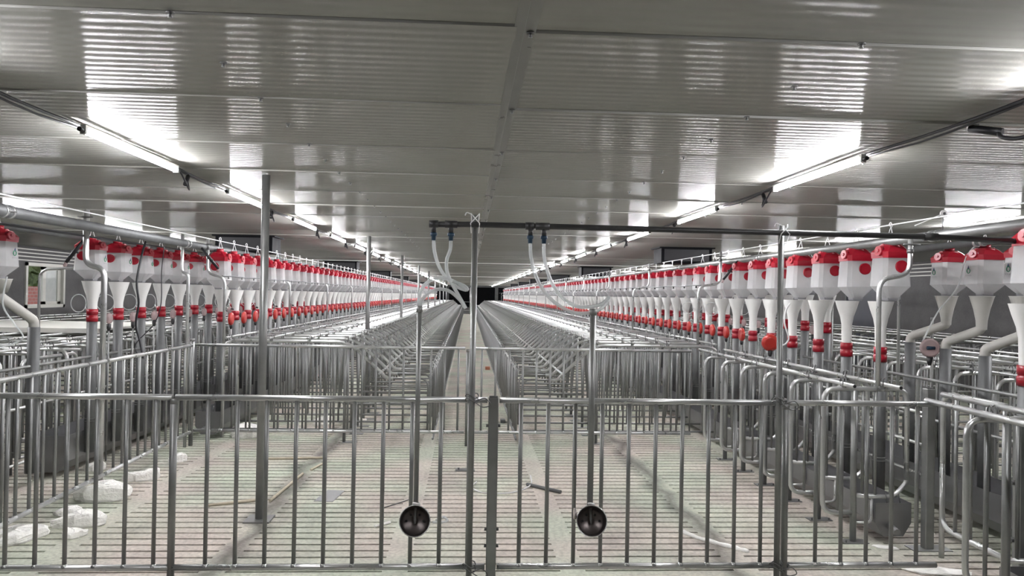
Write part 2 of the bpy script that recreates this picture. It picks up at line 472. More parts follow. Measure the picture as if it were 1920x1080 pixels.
# ---------------------------------------------------------------- ceiling screws
scr = []
for k in range(24): scr.append((-0.90, 2.27 + 0.485 * k, k))
for k in range(24): scr.append((1.24, 2.31 + 0.492 * k, k))
for k in range(12): scr.append((0.18, 2.33 + 0.985 * k, k))
for k in range(5): scr.append((-1.99, 2.9 + 0.985 * k, k))
for k in range(5): scr.append((2.32, 3.3 + 0.985 * k, k))
mb = MB(); mb.disc((0, 0, 0.001), (0, 0, -1), 0.013, 0.003, 'wire', 10); mb.tube([(0, 0, -.002), (0, 0, -.012)], .005, 'wire', 6)
mb.disc((0, 0, -.012), (0, 0, -1), 0.007, 0.004, 'galv', 6)
s0 = mb.build('ceiling_screw'); s0['category'] = 'screw'
nm = {-0.90: 'left', 1.24: 'right', 0.18: 'centre joint', -1.99: 'far left', 2.32: 'far right'}
for i, (x, y, k) in enumerate(scr):
    o = s0 if i == 0 else s0.copy()
    if i: C.objects.link(o)
    o.location = (x, y, H - 0.007)
    line = nm[x]
    if k < 10: o['label'] = '%s washered screw of the %s screw line on the ceiling' % (ORD[k], line)
    else: o['label'] = 'tiny distant screw of the %s screw line on the ceiling' % line; o['group'] = 'distant screws of the %s ceiling line' % line

# ---------------------------------------------------------------- lamps and their cables
def lamp_proto():
    r = empty('tube_light', 'x', 'light')
    mb = MB(); mb.box(-0.014, 0.014, 0, 1.18, -0.012, 0.0, 'white'); mb.box(-.014, .014, -.0, .02, -.045, 0, 'white'); mb.box(-.014, .014, 1.16, 1.18, -.045, 0, 'white')
    mb.build('housing', r)
    mb = MB(); mb.tube([(0, .02, -.03), (0, 1.16, -.03)], .0145, 'lamp', 8); mb.build('lit_tube', r)
    MB().tube([(0, 0, -.03), (0, -.035, -.028)], .012, 'blackcap', 8).build('end_connector', r); MB().tube([(0, 1.18, -.03), (0, 1.22, -.028)], .012, 'blackcap', 8).build('end_connector', r)
    return r
lp = lamp_proto(); ltree = proto_tree(lp); used = [False]
rows = [('left', -1.90, 3.77, 2.2, 29), ('right', 2.13, 3.93, 2.4, 27), ('outer right', 5.18, 6.7, 2.4, 26), ('outer left', -4.9, 8.1, 2.2, 27)]
for nmr, x, ys, p, n in rows:
    for k in range(-1, n):
        y = ys + p * k
        if y > Y1 - 2: break
        if 0 <= k < 9: lab = '%s glowing tube light of the %s ceiling row' % (ORD[k], nmr); g = None
        elif k < 0: lab = 'glowing tube light overhead beyond the frame in the %s row' % nmr; g = None
        else: lab = 'distant glowing tube light far down the %s ceiling row' % nmr; g = 'distant tube lights of the %s row' % nmr
        if not used[0]:
            lp.location = (x, y, H - 0.03); lp['label'] = lab; used[0] = True
        else: dup(lp, ltree, (x, y, H - (0.01 if nmr == 'outer left' else 0.03)), lab, g)
for nmr, x, ys, p, n in rows[:2]:
    mb = MB(); sg = 1 if x > 0 else -1
    path = []
    y = -2.5
    while y < 66:
        ph = ((y - ys) % p)
        sag = 0.0 if ph < 1.2 else -0.012 * math.sin((ph - 1.2) / (p - 1.2) * PI)
        path.append((x + sg * 0.035 + 0.006 * math.sin(y * 3), y, H - 0.025 + sag)); y += 0.24
    mb.tube(path, 0.008, 'cable', 6)
    mb.tube([(a + 0.014 * sg, b, c - 0.012 + .006 * math.sin(b * 5)) for a, b, c in path], 0.006, 'cable', 5)
    tag(mb.build('power_cable'), 'black power cable strung along the %s row of tube lights' % nmr, 'cable')
    # drooping plug loops behind each lamp
    mb = MB()
    mb.tube(smooth_path([(0, 0, 0), (-sg * .01, .05, -.03), (-sg * .02, .13, -.10), (-sg * .005, .2, -.11), (sg * .02, .24, -.06), (sg * .03, .27, 0)]), .0065, 'cable', 6)
    mb.tube([(sg * .03, .22, -.075), (sg * .03, .27, -.01)], .015, 'cable', 8)
    l0 = mb.build('plug_loop')
    for k in range(14):
        o = l0 if k == 0 else l0.copy()
        if k: C.objects.link(o)
        o.location = (x, ys + 1.19 + p * k, H - .045)
        o['category'] = 'cable'
        if k < 6: o['label'] = 'black drooping plug loop after the %s lamp of the %s row' % (ORD[k], nmr)
        else: o['label'] = 'small distant black plug loop in the %s lamp row' % nmr; o['group'] = 'distant plug loops in the %s lamp row' % nmr
# loop at the right frame edge
mb = MB()
mb.tube(smooth_path([(2.30, 3.12, 2.39), (2.26, 3.06, 2.345), (2.27, 2.98, 2.32), (2.29, 2.9, 2.33), (2.27, 2.84, 2.37), (2.2, 2.82, 2.41)]), .009, 'cable', 6)
mb.tube([(2.22, 3.2, 2.41), (2.29, 3.09, 2.37)], .018, 'cable', 8)
tag(mb.build('cable_plug'), 'black plug and hanging cable loop by the upper right frame edge', 'cable')

# thin white ropes spanning the hall below the ceiling
for y, z, lab in ((18.7, 2.42, 'nearer'), (32.0, 2.40, 'farther')):
    mb = MB(); mb.tube([(-4.6, y, z), (0, y, z - .01), (5.6, y, z)], .011, 'white', 6)
    tag(mb.build('ceiling_rod'), '%s thin white rod crossing the hall just under the ceiling' % lab, 'rod')

# dark air inlet boxes hanging under the ceiling
def duct_box():
    r = empty('air_inlet_box', 'x', 'vent')
    mb = MB(); mb.box(-.42, .42, 0, .5, -.26, 0, 'duct'); mb.box(-.46, .46, -.04, .54, -.02, 0, 'duct'); mb.build('box_body', r)
    MB().box(-.37, .37, -.006, 0.002, -.225, -.035, 'blackcap').build('dark_opening', r)
    return r
d0 = duct_box(); dt = proto_tree(d0); first = True
for side, x, ys, p in (('left', -3.37, 11.4, 8.5), ('right', 3.55, 12.0, 8.6)):
    for k in range(6):
        lab = '%s dark air inlet box under the ceiling above the %s feeder row' % (ORD[k], side)
        if first: d0.location = (x, ys, H); d0['label'] = lab; first = False
        else: dup(d0, dt, (x, ys + p * k, H), lab, None)

# ---------------------------------------------------------------- fences
TR = 0.0165
def fence(label, p0, p1, z0, z1, bars, br=0.0115, rail=TR, name='pen_fence', group=None):
    """p0,p1 plan points; bars = list of distances along"""
    a = Vector((p0[0], p0[1], 0)); b = Vector((p1[0], p1[1], 0)); d = (b - a); Lg = d.length; d.normalize()
    r = empty(name, label, 'fence', (p0[0], p0[1], 0), group)
    MB().tube([(0, 0, z1), d * Lg + Vector((0, 0, z1))], rail, 'galv_bright', 10).build('top_rail', r)
    MB().tube([(0, 0, z0), d * Lg + Vector((0, 0, z0))], rail, 'galv_bright', 10).build('bottom_rail', r)
    m0 = MB()
    m0.tube([(0, 0, z0 + rail * .6), (0, 0, z1 - rail * .6)], br, 'galv', 8)
    m0.lathe([(br, .02), (br * 1.5, .012), (br * 1.7, 0.004)], (0, 0, z0), 'galv_bright', 8)
    o0 = m0.build('bar', r)
    for i, t in enumerate(bars):
        o = o0 if i == 0 else o0.copy()
        if i: C.objects.link(o); o.parent = r
        o.location = d * t
    return r

# fence one (foreground), Y = 4.08
FY = 4.08
fl = fence('foreground left fence panel of grey tubes reaching the left frame edge', (-2.95, FY), (-1.56, FY), 0.15, 1.055,
           [0.09 + 0.152 * k for k in range(9)])
fm = fence('foreground fence panel left of the square centre post', (-1.545, FY), (0.115, FY), 0.15, 1.055,
           [0.17 + 0.155 * k for k in range(10)])
fr = fence('foreground fence panel right of the square centre post', (0.18, FY), (1.765, FY), 0.15, 1.055,
           [0.12 + 0.1495 * k for k in range(10)])
fr2 = fence('foreground fence panel at right in front of the trough end', (1.80, FY), (2.66, FY), 0.15, 1.055,
            [0.16 + 0.146 * k for k in range(5)])
def round_post(x, y, z0, z1, r, label, mat='galv', name='round_post'):
    mb = MB(); mb.tube([(x, y, z0), (x, y, z1)], r, mat, 12)
    mb.tube([(x, y, z1 - .03), (x, y, z1)], r * 1.04, mat, 12)
    return tag(mb.build(name), label, 'post')
round_post(-1.553, FY, 0, 1.05, .019, 'round fence leg left of centre joining the two left foreground panels')
round_post(1.782, FY, 0, 1.05, .019, 'round fence leg right of centre beside the tied tall pole')
# square post with bolted tabs
r = empty('square_post', 'square steel post standing between the two middle foreground panels', 'post', (0.148, FY - .01, 0))
mb = MB(); mb.bbox(-.027, .027, -.027, .027, 0, 1.075, .004, 'galv'); mb.build('post_tube', r)
MB().box(-.023, .023, -.023, .023, 1.0755, 1.078, 'blackcap').build('end_opening', r)
for zz in (.92, .36, .27):
    for sx in (-1, 1):
        mb = MB(); mb.disc((sx * .027, -.01, zz), (sx, 0, 0), .009, .012, 'wire', 6); mb.build('bolt', r)
# poles tied to the fence carrying the black pipe
def tied(r, z, big=False):
    mb = MB()
    for q in (0, .022):
        mb.tube([(.035 * math.cos(a), .035 * math.sin(a) * 1.0 + .01, z + q + .012 * math.sin(a * 2)) for a in [2 * PI * i / 12 for i in range(13)]], .0032, 'wire', 5)
    mb.tube(smooth_path([(.02, -.03, z), (.07, -.04, z + .015), (.10, -.03, z - .02), (.06, -.02, z - .035), (.02, -.03, z - .01)]), .003, 'wire', 5)
    mb.build('tie_wire', r)
for x, lab, zt in ((0.03, 'tall round pole left of the square centre post carrying the black pipe', 2.06), (1.725, 'tall round pole at right tied to the foreground fence under the black pipe', 2.04)):
    r = empty('tall_pole', lab, 'pole', (x, FY - .04, 0))
    MB().tube([(0, 0, 0.02), (0, 0, zt)], .0165, 'galv', 12).build('pole', r)
    tied(r, 1.06); tied(r, .15)
    mb = MB()
    for a_ in (-1, 1):
        mb.tube([(a_ * -.020, -.02, zt - .10), (a_ * -.024, -.055, zt - .05), (a_ * .012, -.057, zt - .01), (a_ * .022, -.03, zt + .005), (a_ * .018, 0, zt - .04)], .0028, 'rope', 5)
    mb.tube(smooth_path([(-.02, -.04, zt + .0), (-.045, -.04, zt + .008), (-.055, -.04, zt - .008)]), .0032, 'rope', 5)
    mb.build('string_tie', r)
# black water pipe overhead
r = empty('black_water_pipe', 'black plastic water pipe running overhead to the right above the foreground fence', 'pipe', (0, FY - .04, 0))
y = 0
mb = MB(); mb.tube([(-.205, -.035, 2.0), (0.03, -.035, 2.005), (1.2, -.035, 2.0), (2.6, -.035, 1.995), (3.3, -.02, 1.975)], .016, 'black', 12)
mb.build('pipe_run', r)
for a, b in ((-.215, -.165), (-.13, -.065), (.30, .345), (.355, .43)):
    MB().tube([(a, -.035, 2.003), (b, -.035, 2.003)], .021, 'black', 12).build('pipe_joint', r)
MB().tube([(2.52, -.035, 1.995), (2.60, -.035, 1.995)], .021, 'black', 12).build('pipe_joint', r)
HOSE = [(-.190, 1.99), (-.098, 1.99), (.328, 1.985), (.402, 1.985)]
for x, z in HOSE:
    mb = MB(); mb.tube([(x, -.035, z + .01), (x, -.035, z - .035)], .014, 'black', 10); e = mb.build('outlet', r)
    MB().lathe([(.017, -.033), (.019, -.04), (.019, -.048), (.013, -.052), (.012, -.075)], (x, -.035, z), 'blue', 10, True).build('blue_fitting', e)

# clear hoses (top-level, hanging from the fittings)
def hose(pts, lab, rr=.0095, name='clear_hose'):
    return tag(MB().tube(smooth_path(pts, 8), rr, 'hose', 8).build(name), lab, 'hose')
yy = FY - .075
def hp(px, py, y=yy):  # helper in plan units: x,z measured at that depth
    return (px, y, py)
hose([(-.190, yy, 1.92), (-.185, yy, 1.86), (-.165, yy + .02, 1.79), (-.13, yy + .05, 1.73), (-.07, yy + .1, 1.675), (-.02, yy + .12, 1.655), (-.005, yy + .1, 1.66), (-.03, yy + .05, 1.68), (-.09, yy, 1.70)],
     'clear hose hanging from the leftmost fitting and curling back in a narrow loop')
hose([(-.098, yy, 1.92), (-.10, yy, 1.87), (-.118, yy, 1.81), (-.115, yy, 1.75), (-.09, yy + .02, 1.69), (-.05, yy + .04, 1.62), (-.012, yy + .05, 1.555)],
     'clear hose hanging from the second fitting and crossing the first')
hose([(.328, yy, 1.91), (.335, yy, 1.83), (.36, yy, 1.74), (.41, yy, 1.65), (.48, yy, 1.585), (.56, yy, 1.545), (.64, yy, 1.54), (.71, yy, 1.56), (.75, yy, 1.60), (.76, yy + .01, 1.625)],
     'long clear hose bowing low to the right from the third fitting')
hose([(.402, yy, 1.91), (.405, yy, 1.84), (.425, yy, 1.76), (.46, yy, 1.68), (.52, yy, 1.61), (.59, yy, 1.575), (.66, yy, 1.575), (.72, yy, 1.59), (.765, yy + .02, 1.63)],
     'clear hose bowing to the right from the fourth fitting above the longer one')
hose([(-.262, 4.0, 1.555), (-.262, 4.0, 1.60), (-.245, 4.0, 1.66), (-.205, 4.02, 1.70), (-.14, 4.03, 1.715), (-.08, 4.03, 1.70), (-.03, 4.03, 1.67), (-.01, 4.03, 1.65)],
     'upper clear hose arching right from the top of the left drinker pole')
hose([(-.252, 4.0, 1.555), (-.248, 4.0, 1.59), (-.215, 4.0, 1.63), (-.16, 4.01, 1.655), (-.10, 4.02, 1.645), (-.045, 4.02, 1.60), (-.012, 4.02, 1.555)],
     'lower clear hose arching right from the top of the left drinker pole')

# drinkers
def drinker(x, yb, side, tilt, pr, lab):
    r = empty('drinker', lab, 'drinker', (x, yb, 0))
    mb = MB(); mb.tube([(0, 0.02, .50), (0, 0.02, 1.555)], pr, 'galv', 10)
    mb.tube([(0, .02, 1.53), (0, .02, 1.565)], pr * 1.25, 'galv', 10); mb.build('water_pipe', r)
    mb = MB()
    # bowl: open tilted cup facing the camera and up
    c = Vector((0, -.035, .44)); ax = Vector((tilt, -1, .38)).normalized()
    def ring(t, rr): return c + ax * t, rr
    prof = [(-.055, .03), (-.05, .062), (-.02, .074), (.03, .079), (.032, .083), (.026, .0835), (-.022, .079), (-.058, .066), (-.066, .0)]
    prof = [(-.062, .001), (-.060, .062), (-.025, .077), (.030, .081), (.033, .079), (.028, .076), (-.02, .071), (-.042, .060), (-.046, .001)]
    mb.revolve(c, ax, prof[:5], 'stainless', cap=False); mb.revolve(c, ax, prof[4:], 'stainless_in', cap=False); mb.revolve(c, ax, [(.029, .0795), (.034, .0815), (.034, .0775), (.029, .0765)], 'galv_bright', cap=False)
    b = mb.build('bowl', r)
    mb = MB(); u = Vector((0, .36, 1)).normalized(); rt = ax.cross(u).normalized()
    for dx, dz in ((-.045, .005), (.045, .005), (-.022, .035), (.022, .035)):
        q_ = MB(); q_.disc(c + ax * -.043 + rt * dx + u * dz, ax, .0065, .006, 'blackcap', 8); q_.build('rivet', b)
    mb = MB(); p = c + ax * -.035 + u * .05
    mb.tube([p + u * .045 + ax * .02, p + u * .0, p - u * .04, p - u * .06], [.008, .009, .008, .005], 'galv', 10)
    mb.build('nipple', r)
    mb = MB(); mb.tube(smooth_path([(-.012, .0, .525), (0, -.02, .53), (.018, 0, .52)]), .006, 'rope', 6)
    mb.tube([(-.02, .02, .50), (.02, .02, .52)], .01, 'galv_bright', 8); mb.build('pipe_joint', r)
    return r
drinker(-.257, 3.965, -1, .05, .0135, 'left steel drinking bowl on a thin vertical pipe')
drinker(.672, 3.965, 1, -.10, .0165, 'right steel drinking bowl on a thicker vertical pipe')
mb = MB(); mb.disc((.60, 4.0, .46), (-1, 0, 0), .03, .012, 'stainless', 14)
tag(mb.build('bowl_bracket'), 'small round steel bracket left behind the right drinking bowl', 'bracket')

# second cross fence Y=8.05
F2 = 8.05
f2a = fence('second cross fence across the pen in front of the left crates', (-2.86, F2), (-0.02, F2), 0.15, 1.05, [0.14 + 0.146 * k for k in range(19)])
f2b = fence('second cross fence across the pen in front of the right crates', (0.04, F2), (2.45, F2), 0.15, 1.05, [0.12 + 0.148 * k for k in range(16)])
round_post(0.01, F2, 0, 1.04, .02, 'round post joining the second cross fence at mid aisle')
# left side fence
sf1 = fence('near half of the left side fence running away from the camera', (-2.86, 2.9), (-2.86, 6.1), 0.15, 1.05, [0.1 + 0.15 * k for k in range(21)])
sf2 = fence('far half of the left side fence up to the second cross fence', (-2.86, 6.14), (-2.86, 7.95), 0.15, 1.05, [0.13 + 0.15 * k for k in range(12)])
round_post(-2.87, 8.0, 0, 1.12, .022, 'square-set corner post where left side fence meets the cross fence')

# ceiling columns
def column(x, y, rr, lab):
    r = empty('steel_column', lab, 'column', (x, y, 0))
    MB().tube([(0, 0, 0.01), (0, 0, H - .005)], rr, 'galv', 14).build('column_tube', r)
    mb = MB(); mb.box(-.09, .09, -.09, .09, 0.001, .012, 'galv'); mb.build('base_plate', r)
    return r
for k in range(9):
    column(-1.455, 5.42 if k == 0 else 5.47 + 5.5 * k, .0285 if k == 0 else .03, '%s slim steel column standing from floor to ceiling left of the aisle' % ORD[k])

# ---------------------------------------------------------------- crate dividers
def clampmesh(mb, x, z, n=5, yc=0):
    for q in (-.012, .012):
        mb.tube([(x + q + .004 * math.cos(a), yc + .027 * math.cos(a), z + .02 + .034 * math.sin(a)) for a in [2 * PI * i / 8 for i in range(9)]], .0035, 'wire', n)

def central_divider(s, xa, xb, xc, xd, detail):
    """xa aisle end, xb foot of slope, xc top of slope, xd head end; absolute x"""
    n = 8 if detail else 5
    nb = 7 if detail else 5
    r = None
    def part(name):
        return MB()
    frame = MB()
    z1 = 1.09; zl = .83
    frame.tube(arc_path([(xd, 0, .05), (xd, 0, z1), (xc, 0, z1), (xb, 0, zl - .06), (xb - s * .06, 0, zl - .13), (xb - s * .14, 0, zl - .13)], .13, 4 if detail else 2), .018, 'galv_bright', n)
    frame.tube(arc_path([(xb - s * .10, 0, zl - .13), (xa + s * .06, 0, zl - .13), (xa + s * .06, 0, .12)], .10, 4 if detail else 2), .0115, 'galv', n)
    bars = []
    k = 0; x = xc + s * .03
    while abs(x - xc) < abs(xd - xc) - .08:
        m = MB(); m.tube([(x, 0, .14), (x, 0, z1 - .01)], .0105, 'galv', nb); bars.append(m); x += s * .15
    rails = []
    for z in (.14, .42):
        m = MB(); m.tube([(xa + s * .06, 0, z), (xc + s * .05, 0, z)], .012, 'galv', nb); rails.append(m)
    m = MB(); m.tube([(xc, 0, .14), (xd, 0, .14)], .012, 'galv', nb); rails.append(m)
    foot = MB(); foot.tube([(xc + s * .03, 0, 0), (xc + s * .03, 0, z1)], .017, 'galv', n)
    foot.box(xc - .05, xc + .11, -.05, .05, 0, .006, 'galv')
    cl = []
    for x in (xc + s * .02, xc + s * .42, xc + s * .82, xd - s * .06):
        q = MB(); clampmesh(q, x, z1 + .01, 4); cl.append(q)
    return frame, bars, rails, foot, cl

def merge(ms):
    o = MB()
    for m in ms:
        base = len(o.v)
        o.v += m.v
        idx = [o.m(k) for k in m.mats]
        for f, i, sflag in zip(m.f, m.mi, m.sm):
            o.f.append(tuple(q + base for q in f)); o.mi.append(idx[i]); o.sm.append(sflag)
    return o

CR = {'left': (-1, -.36, -.94, -1.29, -2.62), 'right': (1, .55, 1.06, 1.41, 2.80)}
NEAR = 8
NC = 116
for side, (s, xa, xb_, xc, xd) in CR.items():
    fr_, bars, rails, foot, cl = central_divider(s, xa, xb_, xc, xd, True)
    root = empty('crate_divider', 'x', 'divider')
    fr_.build('frame_tube', root)
    for b in bars: b.build('bar', root)
    for b in rails: b.build('cross_rail', root)
    foot.build('foot_post', root)
    for q in cl: q.build('rail_clamp', root)
    tree = proto_tree(root)
    f2, b2, r2, ft2, c2 = central_divider(s, xa, xb_, xc, xd, False)
    far = merge([f2] + b2 + r2 + [ft2])
    c3 = MB()
    for x in (xc + s * .02, xc + s * .42, xc + s * .82, xd - s * .06): c3.box(x - .012, x + .012, -.018, .018, 1.10, 1.135, 'wire')
    fo = merge([far, c3]).build('crate_divider'); fo['category'] = 'divider'
    # rear gate prototypes (aisle side)
    g0 = empty('rear_gate', 'x', 'gate')
    z0, z1 = .10, .80
    MB().tube(arc_path([(xa, .03, z0), (xa, .03, z1), (xa, .47, z1), (xa, .47, z0)], .05, 3), .014, 'galv', 7).build('gate_frame', g0)
    MB().tube([(xa, .03, z0), (xa, .47, z0)], .012, 'galv', 6).build('bottom_rail', g0)
    for q in (.14, .25, .36): MB().tube([(xa, q, z0), (xa, q, z1)], .008, 'galv', 5).build('bar', g0)
    MB().tube(smooth_path([(xa + s * .0, .44, z1 - .01), (xa + s * .03, .45, z1 + .03), (xa + s * .05, .47, z1 - .05), (xa + s * .02, .46, z1 - .15)], 3), .008, 'galv_bright', 5).build('latch', g0)
    gt = proto_tree(g0)
    gm = MB()
    gm.tube([(xa, .03, z0), (xa, .03, z1), (xa, .47, z1), (xa, .47, z0), (xa, .03, z0)], .013, 'galv', 4)
    for q in (.14, .25, .36): gm.tube([(xa, q, z0), (xa, q, z1)], .008, 'galv', 4)
    gm.tube([(xa, .44, z1 - .01), (xa + s * .04, .46, z1 + .01), (xa + s * .03, .46, z1 - .12)], .008, 'galv_bright', 4)
    gf = gm.build('rear_gate'); gf['category'] = 'gate'
    for k in range(NC):
        y = 8.22 + .5 * k
        if k < NEAR:
            lab = '%s grey tubular crate divider of the %s crate block behind the second fence' % (ORD[k], side)
            gl = '%s low rear crate gate on the %s side of the aisle' % (ORD[k], side)
            if k == 0:
                root.location = (0, y, 0); root['label'] = lab; g0.location = (0, y, 0); g0['label'] = gl
            else: dup(root, tree, (0, y, 0), lab); dup(g0, gt, (0, y, 0), gl)
        else:
            o = fo if k == NEAR else fo.copy()
            q = gf if k == NEAR else gf.copy()
            if k > NEAR: C.objects.link(o); C.objects.link(q)
            o.location = (0, y, 0); q.location = (0, y, 0)
            band = 'middle' if k < 30 else 'far'
            o['label'] = 'grey tubular crate divider in the %s stretch of the %s crate block' % (band, side)
            o['group'] = '%s stretch dividers of the %s crate block' % (band, side)
            q['label'] = 'low rear crate gate in the %s stretch on the %s side of the aisle' % (band, side)
            q['group'] = '%s stretch rear gates %s of the aisle' % (band, side)
    yE = 8.22 + .5 * NC
    for i, (x, z, rr) in enumerate(((xc + s * .02, 1.125, .013), (xc + s * .42, 1.125, .013), (xc + s * .82, 1.125, .013), (xd - s * .06, 1.125, .013))):
        ww = ['on the aisle side', 'second from the aisle', 'third from the aisle', 'on the feeder side'][i]
        tag(MB().tube([(x, 8.1, z), (x, yE, z)], rr, 'galv_bright', 7).build('top_rail'), 'long steel rail over the %s crates, %s' % (side, ww), 'rail')
    tag(MB().tube([(xb_, 8.12, .76), (xb_, yE, .76)], .013, 'galv_bright', 7).build('back_rail'), 'long steel rail at the foot of the sloping tubes of the %s crates' % side, 'rail')
    tag(MB().tube([(xa, 8.2, .045), (xa, yE, .045)], .012, 'galv', 6).build('floor_rail'), 'low steel floor rail under the %s rear gates' % side, 'rail')

# ---------------------------------------------------------------- head dividers right of the pen
def head_divider(s=1):
    r = empty('head_divider', 'x', 'divider')
    h = 1.035
    MB().tube(arc_path([(-.0, 0, .62), (-.22, 0, .62 + .0), ], .05), .001, 'galv', 3) if False else None
    MB().tube(arc_path([(.0 * s, 0, .2), (-.215 * s, 0, .2), (-.215 * s, 0, h), (.37 * s, 0, h), (.37 * s, 0, .42)], .085, 5), .0165, 'galv_bright', 10).build('frame_tube', r)
    MB().tube(arc_path([(.37 * s, 0, .44), (.37 * s, 0, .40), (.28 * s, 0, .30), (0, 0, .315)], .06, 4), .0155, 'galv_bright', 10).build('trough_guard', r)
    for q in (-.11, .06, .15, .26):
        MB().tube([(q * s, 0, .2 if q < 0 else .31), (q * s, 0, h)], .0105, 'galv', 8).build('bar', r)
    mb = MB(); mb.tube([(0, 0, 0.004), (0, 0, h - .01)], .021, 'galv', 12); mb.build('foot_post', r)
    mb = MB(); mb.box(-.08 * 1, .09, -.05, .04, 0, .006, 'galv')
    mb.tube([(-.06, -.03, .004), (-.06, -.03, .02)], .006, 'wire', 6); mb.tube([(.07, -.03, .004), (.07, -.03, .02)], .006, 'wire', 6)
    mb.build('foot_plate', r)
    mb = MB(); mb.tube(arc_path([(.0, 0, .13), (.13 * s, 0, .13), (.13 * s, 0, .30)], .04), .009, 'galv_bright', 8); mb.build('hook', r)
    for cx_ in (-.08, .20):
        mb = MB(); clampmesh(mb, cx_ * s, h + .02, 6); mb.build('rail_clamp', r)
    return r
hd = head_divider(); ht = proto_tree(hd)
for k in range(6):
    y = 4.93 + .505 * k
    lab = '%s round-cornered tube divider beside the right trough inside the pen' % ORD[k]
    if k == 0: hd.location = (2.63, y, 0); hd['label'] = lab
    else: dup(hd, ht, (2.63, y, 0), lab)
dup(hd, ht, (2.77, 3.68, 0), 'large round-cornered tube divider at the right frame edge before the fence')
for x, y0, lab in ((2.55, 4.78, 'inner'), (2.83, 4.72, 'outer')):
    r = empty('head_rail', '%s long steel rail lying over the right pen dividers, open near end' % lab, 'rail', (x, y0, 0))
    MB().tube([(0, 0, 1.068), (0, 8.1 - y0, 1.068)], .0145, 'galv_bright', 10).build('rail_tube', r)
    MB().tube([(0, -.001, 1.068), (0, .002, 1.068)], .011, 'blackcap', 10).build('open_end', r)
for x, lab in ((2.62, 'inner'), (2.90, 'outer')):
    tag(MB().tube([(x, 4.12 if x < 2.8 else 4.4, 1.07), (x, 2.6, 1.065)], .0165, 'galv_bright', 10).build('head_rail'), '%s steel rail coming toward the camera at the right frame edge' % lab, 'rail')

for zq, lb in ((.86, 'upper'), (.64, 'middle'), (.43, 'lower')):
    tag(MB().tube([(3.17, 4.95, zq), (3.17, 8.0, zq)], .0115, 'galv_bright', 8).build('partition_rail'), '%s horizontal rail behind the drop pipes of the right pen' % lb, 'rail')
# small gate running along Y beside the square post
r = empty('side_gate', 'tubular gate running toward the camera right of the foreground fence', 'gate', (3.05, 0, 0))
MB().tube(arc_path([(0, 4.06, 1.05), (0, 4.62, 1.05), (0, 4.62, .19), (0, 4.06, .19)], .1, 5), .0165, 'galv_bright', 10).build('gate_frame', r)
MB().tube([(0, 4.62, 0), (0, 4.62, .6)], .0165, 'galv_bright', 10).build('leg', r)
for q in range(4): MB().tube([(0, 4.49 - .14 * q, .19), (0, 4.49 - .14 * q, 1.05)], .0115, 'galv', 8).build('bar', r)
r = empty('square_post', 'square steel post with foot plate standing behind the right end of the foreground fence', 'post', (3.06, 4.785, 0))
MB().bbox(-.03, .03, -.03, .03, 0.003, 1.06, .005, 'galv').build('post_tube', r)
MB().box(-.12, .14, -.06, .06, 0, .006, 'galv').build('foot_plate', r)
MB().box(-.026, .026, -.026, .026, 1.0605, 1.064, 'blackcap').build('end_opening', r)
r = empty('square_post', 'thick square steel post by the right frame edge with bolts', 'post', (3.02, 3.90, 0))
MB().bbox(-.03, .03, -.03, .03, 0.003, 1.02, .005, 'galv').build('post_tube', r)
for zz in (.66, .35): MB().disc((-.03, 0, zz), (-1, 0, 0), .014, .03, 'wire', 6).build('bolt', r)

# outer crates (behind the feeder rows)
def outer_divider(s, xi, xo, detail):
    n = 8 if detail else 5
    fm_ = MB(); fm_.tube(arc_path([(xi, 0, .2), (xi, 0, 1.05), (xo, 0, 1.05), (xo, 0, .05)], .1, 4 if detail else 2), .016, 'galv' if not detail else 'galv_bright', n)
    bars = []
    for k in range(1, 7 if detail else 6):
        x = xi + (xo - xi) * k / 12
        m = MB(); m.tube([(x, 0, .15), (x, 0, 1.04)], .0105, 'galv', n - 1); bars.append(m)
    ft = MB(); ft.tube([(xi + s * .2, 0, 0), (xi + s * .2, 0, 1.04)], .018, 'galv', n)
    rl = []
    for z in (.15, .4, .65):
        m = MB(); m.tube([((xi + xo) / 2, 0, z), (xo, 0, z)], .011, 'galv', n - 1); rl.append(m)
    m = MB(); m.tube([(xi, 0, .2), (xo, 0, .15)], .012, 'galv', n - 1); rl.append(m)
    c = []
    for q_ in (.16, .5):
        m = MB(); clampmesh(m, xi + s * q_, 1.065, 5); c.append(m)
    return fm_, bars, ft, rl, c
